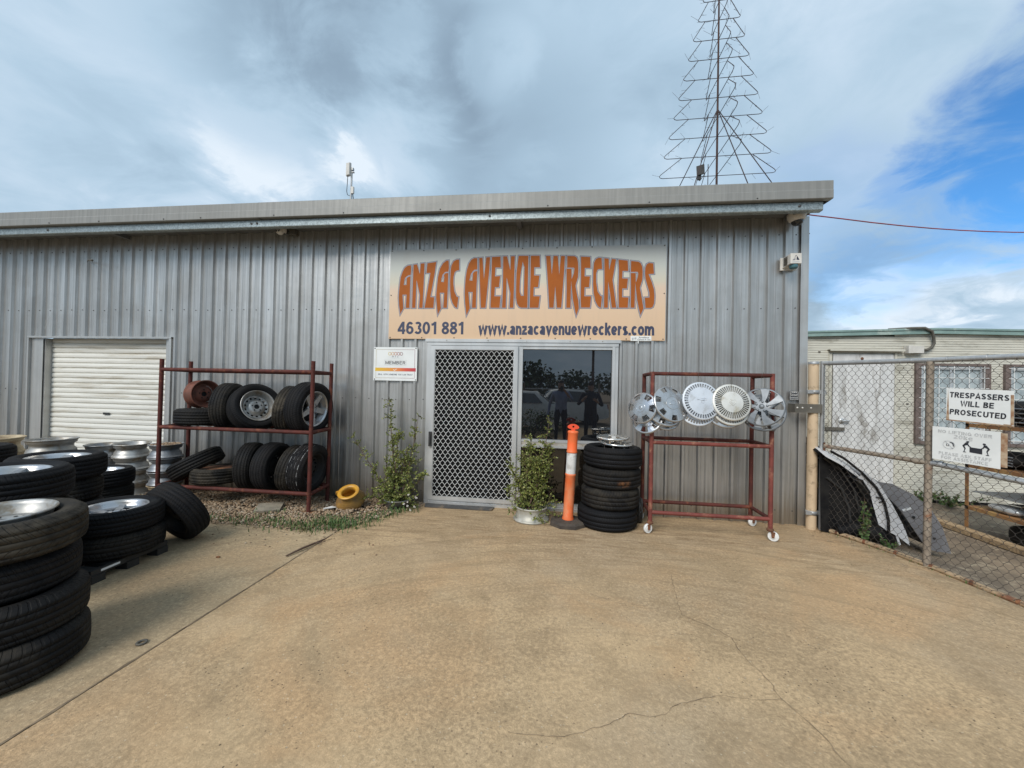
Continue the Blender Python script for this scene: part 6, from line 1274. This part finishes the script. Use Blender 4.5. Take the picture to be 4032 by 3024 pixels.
s1 = shrub('tall sparse jade shrub in a low grey pot left of the screen door', (-2.03,-.26,.06), [((-2.215,-.20,1.40),.011,.85),((-1.80,-.20,1.17),.010,.9),((-2.69,-.22,.87),.009,.75),((-2.05,-.22,.98),.010,1.1),((-1.90,-.28,.80),.009,1.1),((-1.69,-.24,.45),.007,.9),((-2.30,-.30,.40),.007,1.0),((-2.42,-.36,.14),.006,1.2),((-1.74,-.36,.16),.006,1.4),((-2.15,-.40,.28),.007,1.6),((-1.88,-.42,.20),.007,1.7),((-2.20,-.25,.62),.008,.9),((-2.05,-.44,.10),.006,1.6),((-1.72,-.30,.06),.006,1.3),((-2.12,-.30,.85),.008,1.2),((-1.95,-.22,.62),.008,1.3),((-2.08,-.34,.50),.008,1.6),((-1.84,-.36,.42),.007,1.5),((-2.26,-.40,.20),.006,1.6)], 42, .020)
for i in range(9):
    b = MB(); c = Vector((rp.uniform(-1.95,-1.70),rp.uniform(-.50,-.40),rp.uniform(.05,.22)))
    for k in range(5): leaf(b, c, (math.cos(k*1.256),-.7,math.sin(k*1.256)), .018)
    b.build('flower', m_flower, s1)
b = MB(); b.lathe([(0,.0),(.135,0),(.165,.10),(.172,.105),(.172,.118),(.158,.118),(.150,.10),(0,.09)],28,Matrix.Translation((-2.02,-.28,0))); tag(b.build('grey_planter', m_greyrim),'low grey plastic pot hidden under the shrub left of the door','planter')
s2 = shrub('bushy jade plant growing in an upright wheel rim right of the screen door', (-.32,-.40,.13), [((-.135,-.34,1.145),.011,.85),((-.34,-.33,.92),.010,1.2),((-.10,-.36,.92),.008,.8),((-.59,-.34,.62),.009,1.2),((-.50,-.40,.45),.008,1.4),((-.30,-.42,.70),.010,1.6),((-.16,-.40,.68),.009,1.5),((-.62,-.40,.34),.006,.9),((-.02,-.46,.24),.006,1.3),((-.14,-.60,.04),.005,1.2),((.0,-.50,.06),.004,.6),((-.46,-.52,.22),.006,1.4),((-.26,-.55,.22),.006,1.5),((-.20,-.44,.40),.007,1.5),((-.44,-.36,.75),.008,1.2),((-.57,-.50,.10),.005,1.0),((-.30,-.60,.06),.004,.7)], 58, .019)
b = MB(); b.lathe([(0,.03),(.195,.03),(.208,.002),(.212,.0),(.213,.016),(.200,.026),(.190,.034),(.186,.048),(.180,.052),(.176,.125),(.182,.138),(.190,.148),(.190,.158),(.178,.160),(.165,.14),(.165,.12),(0,.115)],40,Matrix.Translation((-.32,-.40,0))); tag(b.build('rim_planter', m_potgrey),'old silver wheel rim used as planter for the bushy jade plant','planter')
# ---------------------------------------------------------------- gravel, weeds, litter, small things
def in_bed(x, y):
    if x < -2.30: return -1.20+.03*math.sin(x*7) < y < -.01
    return y > -1.15+(x+2.30)*1.70 and y < -.03 and x < -1.74
rg = random.Random(3); b = MB()
ico = [(0,0,1),(.894,0,.447),(.276,.851,.447),(-.724,.526,.447),(-.724,-.526,.447),(.276,-.851,.447),(.724,.526,-.3),(-.276,.851,-.3),(-.894,0,-.3),(-.276,-.851,-.3),(.724,-.526,-.3)]
icf = [(0,1,2),(0,2,3),(0,3,4),(0,4,5),(0,5,1),(1,6,2),(2,6,7),(2,7,3),(3,7,8),(3,8,4),(4,8,9),(4,9,5),(5,9,10),(5,10,1),(1,10,6)]
n = 0
while n < 8500:
    x, y = rg.uniform(-6.2,-1.74), rg.uniform(-1.22,-.01)
    if not in_bed(x, y) or rg.random() < (.55 if x > -2.45 else .05) or (x < -5.4 and rg.random() < .6): continue
    s = rg.uniform(.009,.019)*(1.25 if rg.random() < .12 else 1); sx, sy, sz = s*rg.uniform(.8,1.35), s*rg.uniform(.8,1.2), s*rg.uniform(.5,.8); a = rg.uniform(0,6.28); ca, sa = math.cos(a), math.sin(a); z = rg.uniform(-.004,.012)+.012*max(0,1-abs(y+.6)/.6)
    b.add([(x+ca*px*sx-sa*py*sy, y+sa*px*sx+ca*py*sy, z+pz*sz) for px, py, pz in ico], icf, 0, True); n += 1
for i in range(60):     # strays on the concrete
    x, y = rg.uniform(-4,-1.6), rg.uniform(-1.7,-1.15); s = rg.uniform(.004,.012)
    b.add([(x+px*s,y+py*s,.004+pz*s*.7) for px,py,pz in ico], icf, 0, True)
gr_ = stuff(b.build('gravel', m_pebble), 'bed of tan and brown river pebbles under the tyre rack', 'gravel')
b = MB()
def blade(b, x, y, z, h, w):
    a = rg.uniform(0,6.28); l = rg.uniform(.2,.8)*h; dx, dy = math.cos(a)*l, math.sin(a)*l; nx, ny = -math.sin(a)*w, math.cos(a)*w
    b.add([(x-nx,y-ny,z),(x+nx,y+ny,z),(x+dx*.5+nx*.8,y+dy*.5+ny*.8,z+h*.7),(x+dx*.5-nx*.8,y+dy*.5-ny*.8,z+h*.7),(x+dx,y+dy,z+h*.85)],[(0,1,2,3),(3,2,4)])
cl = [(-3.75,-1.10,.16,90),(-3.45,-1.12,.18,150),(-3.2,-1.08,.15,120),(-2.95,-1.12,.16,180),(-2.72,-1.10,.14,200),(-2.50,-1.02,.17,300),(-2.38,-1.05,.15,260),(-2.28,-.98,.14,220),(-2.15,-.80,.13,160),(-2.55,-.90,.12,110),(-3.3,-.80,.12,60),(-2.08,-.62,.12,120),(-1.98,-.50,.10,120),(-5.35,-.85,.15,160),(-5.15,-.75,.14,140),(-5.5,-.62,.12,90),(-2.62,-1.22,.10,70),(-1.85,-.38,.1,80)]
for x, y, r, k in cl:
    for i in range(int(k*.75)):
        px, py = rg.gauss(x, r*.85), rg.gauss(y, r*.5); blade(b, px, py, .0, rg.uniform(.02,.085), rg.uniform(.0022,.0055))
for i in range(260):
    s = rg.uniform(.05,2.2); p = gpt(s, 0); blade(b, p.x-.02+rg.gauss(0,.03), p.y+rg.gauss(0,.03), gz(p.x), rg.uniform(.015,.05)*(1 if rg.random() < .6 else .5), rg.uniform(.0015,.004))
gw = stuff(b.build('grass', m_grass), 'low green weeds and grass along the gravel edge and gate rail', 'grass')
def weed(label, base, h, spread, n):
    t = thing('tall_weed', label, 'weed', base); st, lf = MB(), MB(); base = Vector(base)
    for i in range(n):
        tip = base+Vector((rg.gauss(0,spread),rg.gauss(0,spread),h*rg.uniform(.5,1))); pth = [base.lerp(tip, k/5)+Vector((rg.gauss(0,.008),rg.gauss(0,.008),0)) for k in range(6)]; st.tube(pth,.003,4)
        for k in range(26):
            f = rg.uniform(.12,1); p = base.lerp(tip, f); leaf(lf, p, (rg.gauss(0,1),rg.gauss(0,1),rg.gauss(.3,.5)), rg.uniform(.025,.05)*(1.2-.5*f))
    st.build('stem', m_stem, t); lf.build('foliage', m_grass, t)
weed('leafy green weed growing up through the gate mesh by the silver door', (3.20,-.46,-.01), .47, .045, 6)
weed('short leafy weed at the gate bottom rail right of the taller one', (3.33,-.62,-.03), .17, .05, 4)
weed('spreading green weed at the foot of the cream office wall', (5.85,2.15,-.25), .32, .22, 18)
weed('second green weed against the office wall, close to the rusty shelf', (6.35,2.25,-.25), .26, .20, 14)
b = MB()
for i in range(520):
    q = rg.random()
    if q < .62: x, y = rg.uniform(-2.75,-1.70), 0; y = -1.12+(x+2.30)*1.65+rg.uniform(-.05,.55) if x > -2.3 else rg.uniform(-1.25,-.4)
    elif q < .8: x, y = rg.uniform(-3.9,-2.4), rg.gauss(-1.18,.06)
    else: p = gpt(rg.uniform(.0,2.4),0); x, y = p.x-abs(rg.gauss(0,.12)), p.y-abs(rg.gauss(0,.05))
    if y > -.05: continue
    l = rg.uniform(.015,.07)*(2 if rg.random() < .06 else 1); a = rg.uniform(0,6.28); w = rg.uniform(.0012,.003); z = gz(x)+.004+rg.uniform(0,.012); dx, dy = math.cos(a)*l, math.sin(a)*l
    b.add([(x-dy/l*w,y+dx/l*w,z),(x+dy/l*w,y-dx/l*w,z),(x+dx+dy/l*w,y+dy-dx/l*w,z+rg.uniform(0,.015)),(x+dx-dy/l*w,y+dy+dx/l*w,z+.004)],[(0,1,2,3)])
for i in range(140):     # leaf litter swept against the wall and along the joint
    x, y = (rg.uniform(1.0,2.7), rg.uniform(-.10,-.035)) if i < 90 else (-2.30+rg.gauss(0,.03), rg.uniform(-1.75,-1.2)); l = rg.uniform(.01,.03); a = rg.uniform(0,6.28); z = .004
    b.add([(x,y,z),(x+l*math.cos(a),y+l*math.sin(a)*.6,z+.004),(x+l*math.cos(a+.6),y+l*math.sin(a+.6)*.6,z+.008)],[(0,1,2)])
lt = stuff(b.build('dry_litter', m_litter), 'dry straw and leaf litter along the bed edge and gate', 'litter')
b = MB(); b.tube([(-2.385,-1.84,.012),(-2.34,-1.68,.02),(-2.31,-1.55,.016),(-2.27,-1.44,.02),(-2.25,-1.38,.03)],[.007,.010,.009,.007,.003],6); b.tube([(-2.31,-1.55,.016),(-2.23,-1.50,.02)],.004,5); tag(b.build('dry_stick', m_stem),'dry brown stick lying along the joint in the concrete','stick')
b = MB(); b.lathe([(.016,.003),(.028,.003),(.028,.010),(.016,.010)],20,Matrix.Translation((-2.404,-3.041,0)),closed=True); tag(b.build('washer', m_strap),'small dark metal ring lying on the concrete apron','washer')
b = MB(); b.add([(px*.020-2.95,py*.015-1.95,.006+pz*.010) for px,py,pz in ico], icf, 0, True); tag(b.build('red_pebble', m_rust),'small reddish stone alone on the concrete apron','stone')
b = MB(); b.add([(-2.82,-.62,.035),(-2.72,-.60,.045),(-2.70,-.52,.032),(-2.77,-.50,.04),(-2.84,-.56,.03)],[(0,1,2,3,4)]); tag(b.build('paper_scrap', m_white),'crumpled white paper scrap on the gravel by the rack post','paper')
# ---------------------------------------------------------------- what stands behind the camera (seen in the window)
m_skin = M('skin', (0.40,0.25,0.18), None, 5, 0.5); m_shirt = M('blue_shirt', (0.26,0.31,0.46), (0.21,0.25,0.38), 6, 0.8); m_dark = M('dark_clothes', (0.02,0.022,0.035), None, 6, 0.8); m_hair = M('dark_hair', (0.02,0.015,0.012), None, 30, 0.6)
def person(label, loc, pose, mats, split, face=1):
    """pose: list of (point, parent index, radius); mats by height: trousers, shirt, skin"""
    me = bpy.data.meshes.new('person'); me.from_pydata([p for p, _, _ in pose], [(i, q) for i, (_, q, _) in enumerate(pose) if q >= 0], [])
    o = bpy.data.objects.new('person', me); COL.objects.link(o); mod = o.modifiers.new('skin','SKIN'); o.modifiers.new('sub','SUBSURF').levels = 1
    for i, (_, q, r) in enumerate(pose):
        sv = me.skin_vertices[0].data[i]; sv.radius = (r, r); sv.use_root = (q < 0)
    dg = bpy.context.evaluated_depsgraph_get(); dg.update(); m2 = bpy.data.meshes.new_from_object(o.evaluated_get(dg)); bpy.data.objects.remove(o)
    m2.materials.clear()
    for m in mats: m2.materials.append(m)
    for f in m2.polygons:
        c = f.center; f.use_smooth = True; f.material_index = split(c)
    p = link('person', m2); p.location = loc; tag(p, label, 'person'); return p
def body(rh, re, lh, le, head_turn=0):
    P = [((0,0,.95),-1,.14),((0,0,1.15),0,.135),((0,.01,1.36),1,.155),((0,.0,1.49),2,.055),((0,.02,1.60),3,.085),((0,.03,1.72),4,.088),((0,.03,1.79),5,.05)]
    for sg, e, h in ((1,re,rh),(-1,le,lh)):
        i = len(P); P += [((sg*.19,0,1.43),2,.062),(e,i,.043),(h,i+1,.030)]
        k = i+2; hv = (Vector(h)-Vector(e)).normalized(); a = hv.orthogonal().normalized(); pc = Vector(h)+hv*.07; P.append((tuple(pc),k,.026)); 
        for f in range(4): P.append((tuple(pc+hv*(.065+.012*(1-abs(f-1.5)))+a*(.024*(f-1.5))),k+1,.008))
        P.append((tuple(Vector(h)+hv*.05+a*.055),k,.009))
    for sg in (1,-1):
        i = len(P); P += [((sg*.10,0,.90),0,.095),((sg*.11,.01,.50),i,.062),((sg*.12,-.02,.09),i+1,.042),((sg*.125,.14,.05),i+2,.038)]
    return P
pa = person('person in a blue shirt and dark trousers holding a phone up', (0.0,-5.62,0), body((.10,.36,1.49),(.30,.16,1.25),(-.34,.06,.82),(-.30,-.04,1.12)), [m_dark,m_shirt,m_skin,m_hair], lambda c: 3 if c.z > 1.72 or (c.z > 1.58 and c.y < -.02) else 2 if (c.z > 1.50 and abs(c.x) < .13 and c.y < .15) or c.y > .27 or (c.z < .84 and abs(c.x) > .28) else 1 if c.z > .98 or abs(c.x) > .24 else 0)
b = MB(); b.obox((.02,-5.17,1.5417),(X,Y,Z),(.036,.004,.075)); tag(b.build('phone', m_black),'black phone held up in front of the person in the blue shirt','phone')
b = MB(); b.add([(-.36,-5.50,.80),(-.18,-5.52,.72),(-.14,-5.50,.45),(-.32,-5.48,.53)],[(0,1,2,3)]); tag(b.build('paper_sheet', m_white),'white sheets held low by the person in the blue shirt','paper')
pb = person('person in dark clothes with dark hair beside the photographer', (.80,-5.80,0), body((.12,.34,1.25),(.30,.14,1.12),(-.20,.36,1.30),(-.34,.14,1.14)), [m_dark,m_dark,m_skin,m_hair], lambda c: 3 if c.z > 1.66 or (c.z > 1.52 and c.y < .03) else 2 if (c.z > 1.51 and abs(c.x) < .13) or c.y > .30 else 0)
def car(label, loc, yaw, L=4.5, Wd=1.76, H=1.47):
    t = thing('parked_car', label, 'car', (0,0,0)); b = MB()
    st = [(-.50,.35,.62,.62,.80),(-.47,.30,.92,.92,.92),(-.36,.22,1.0,1.02,.97),(-.24,.20,1.0,H*.985,.98),(.0,.20,.98,H,1.0),(.10,.20,.97,H*.965,1.0),(.24,.20,.95,.97,.99),(.42,.22,.84,.84,.95),(.49,.34,.66,.66,.86)]
    rings = []
    for fx, z0, zb_, zt, ws in st:
        w = Wd/2*ws; wt = w*(.74 if zt > zb_+.1 else .90)
        rings.append([(fx*L,-w,z0),(fx*L,-w*1.0,(z0+zb_)/2),(fx*L,-w*.97,zb_),(fx*L,-wt,zt-.03),(fx*L,-wt*.8,zt),(fx*L,wt*.8,zt),(fx*L,wt,zt-.03),(fx*L,w*.97,zb_),(fx*L,w,(z0+zb_)/2),(fx*L,w,z0)])
    vs = [p for r in rings for p in r]; n = 10; fs = [(i*n+j,i*n+j+1,(i+1)*n+j+1,(i+1)*n+j) for i in range(len(rings)-1) for j in range(n-1)]+[tuple(range(n))[::-1],tuple(range((len(rings)-1)*n,len(rings)*n))]
    b.add(vs, fs, 0, True); b.build('body', m_white, t, False)
    for sg in (-1,1):
        for pl_ in ([(-.30,1.02),(-.23,H*.93),(-.035,H*.95),(-.035,1.01)],[(-.02,1.01),(-.02,H*.95),(.09,H*.92),(.20,1.0)]):
            b = MB(); P = []
            for d in (.0,.012):
                for fx, z in pl_: f = (z-1.0)/(H-1.0); y = sg*(Wd/2*(.97-.23*f)+d+.003); P.append((fx*L,y,z))
            k = len(pl_); b.add(P,[tuple(range(k)),tuple(range(k,2*k))]+[(i,(i+1)%k,k+(i+1)%k,k+i) for i in range(k)]); b.build('window', m_glass, t, False)
        b = MB(); b.obox((-.475*L,sg*.62,.82),(X,Y,Z),(.05,.14,.08)); b.build('tail_light', m_redcable, t, False)
        for fx in (-.31,.30):
            b = MB(); b.lathe([(0,.09),(.20,.09),(.21,.10),(.31,.10),(.32,.06),(.32,-.1),(0,-.1)],28,Matrix.Translation((fx*L,sg*(Wd/2-.09),.32)) @ Matrix.Rotation(R(-90*sg),4,'X')); b.build('wheel', m_ty[0], t, False)
    b = MB(); b.add([(-.40*L,-.60,1.06),(-.40*L,.60,1.06),(-.26*L,.52,H*.97),(-.26*L,-.52,H*.97)],[(0,1,2,3)]); b.add([(.235*L,-.62,1.0),(.235*L,.62,1.0),(.105*L,.54,H*.96),(.105*L,-.54,H*.96)],[(0,1,2,3)]); b.build('windscreen', m_glass, t, False)
    t.location = loc; t.rotation_euler = (0,0,yaw); return t
car('white sedan parked behind the camera with its rear to the right', (-2.0,-10.2,-.01), math.pi)
car('white hatchback parked farther back, beyond the sedan', (-.1,-13.2,-.01), math.pi-.15, 4.3, 1.75, 1.55)
def crown(b, c, r, n, ls):
    for i in range(n):
        d = Vector((rg.gauss(0,1),rg.gauss(0,1),rg.gauss(0,1))).normalized(); k = rg.random()**.4; p = Vector(c)+Vector((d.x*r[0],d.y*r[1],d.z*r[2]))*k
        leaf(b, p, (rg.gauss(0,1),rg.gauss(0,1),rg.gauss(0,1)), ls*rg.uniform(.6,1.3))
m_tleaf = mat_leaf('tree_leaves', (0.035,0.06,0.02), (0.06,0.09,0.03), (0.10,0.11,0.05), 0.7)
for x, y, h, r, lab in ((-9,-38,4.6,3.4,'bushy tree across the road, left of the low ones'),(-3.5,-40,4.9,3.0,'bushy tree across the road, second from the left'),(2,-52,4.4,4.2,'low round tree across the road near the power pole'),(9,-56,4.6,4.5,'low wide tree across the road, right of the power pole'),(17,-54,5.4,4.6,'taller round tree across the road at the far right'),(-16,-42,5.2,4.0,'dense tree across the road at the far left'),(-25,-44,6,5.0,'big tree across the road beyond the dense one'),(27,-52,5.4,5,'broad tree across the road beyond the round one')):
    t = thing('tree', lab, 'tree', (x,y,0), 'trees across the road'); b = MB(); b.tube([(x,y,0),(x+.1,y,h*.3),(x-.1,y,h*.6)],[.22,.17,.08],7); b.build('trunk', m_stem, t)
    b = MB(); crown(b, (x,y,h*.52), (r,r*.8,h*.44), 900, .42); b.build('crown', m_tleaf, t)
b = MB(); b.tube([(3.5,-40,0),(3.45,-40,9)],[.17,.12],9); t = thing('power_pole','timber power pole with cross arm across the road','pole',(3.5,-40,0)); b.build('post', m_stem, t)
b = MB(); b.obox((3.45,-39.8,8.3),(X,Y,Z),(1.1,.06,.06)); b.tube([(3.45,-40,5.9),(4.5,-39.7,7.2)],.03,5); b.build('cross_arm', m_stem, t)
fn = thing('paddock_fence','post and rail fence across the road behind the camera','fence',(0,-24,0))
for i in range(-6,8):
    b = MB(); b.tube([(i*2.7,-24,0),(i*2.7,-24,2.0)],.07,6); b.build('post', m_postrust, fn)
b = MB(); b.tube([(-18,-24,1.55),(20,-24,1.5)],.05,6); b.build('rail', m_galvpipe, fn)
fb = thing('flowering_shrub','low shrub with white flowers behind the camera, before the cars','shrub',(-.9,-8.2,0)); b = MB(); crown(b,(-1.0,-8.3,.42),(1.7,.5,.45),1500,.055); b.build('foliage', m_grass, fb)
b = MB(); crown(b,(-1.0,-8.1,.52),(1.6,.45,.42),260,.045); b.build('flower', m_flower, fb)
b = MB()
for i in range(12): b.tube([(-1.0+.1*math.sin(i),-8.25,0),(-2.3+i*.22,-8.2,.5)],.012,4)
b.build('stem', m_stem, fb)
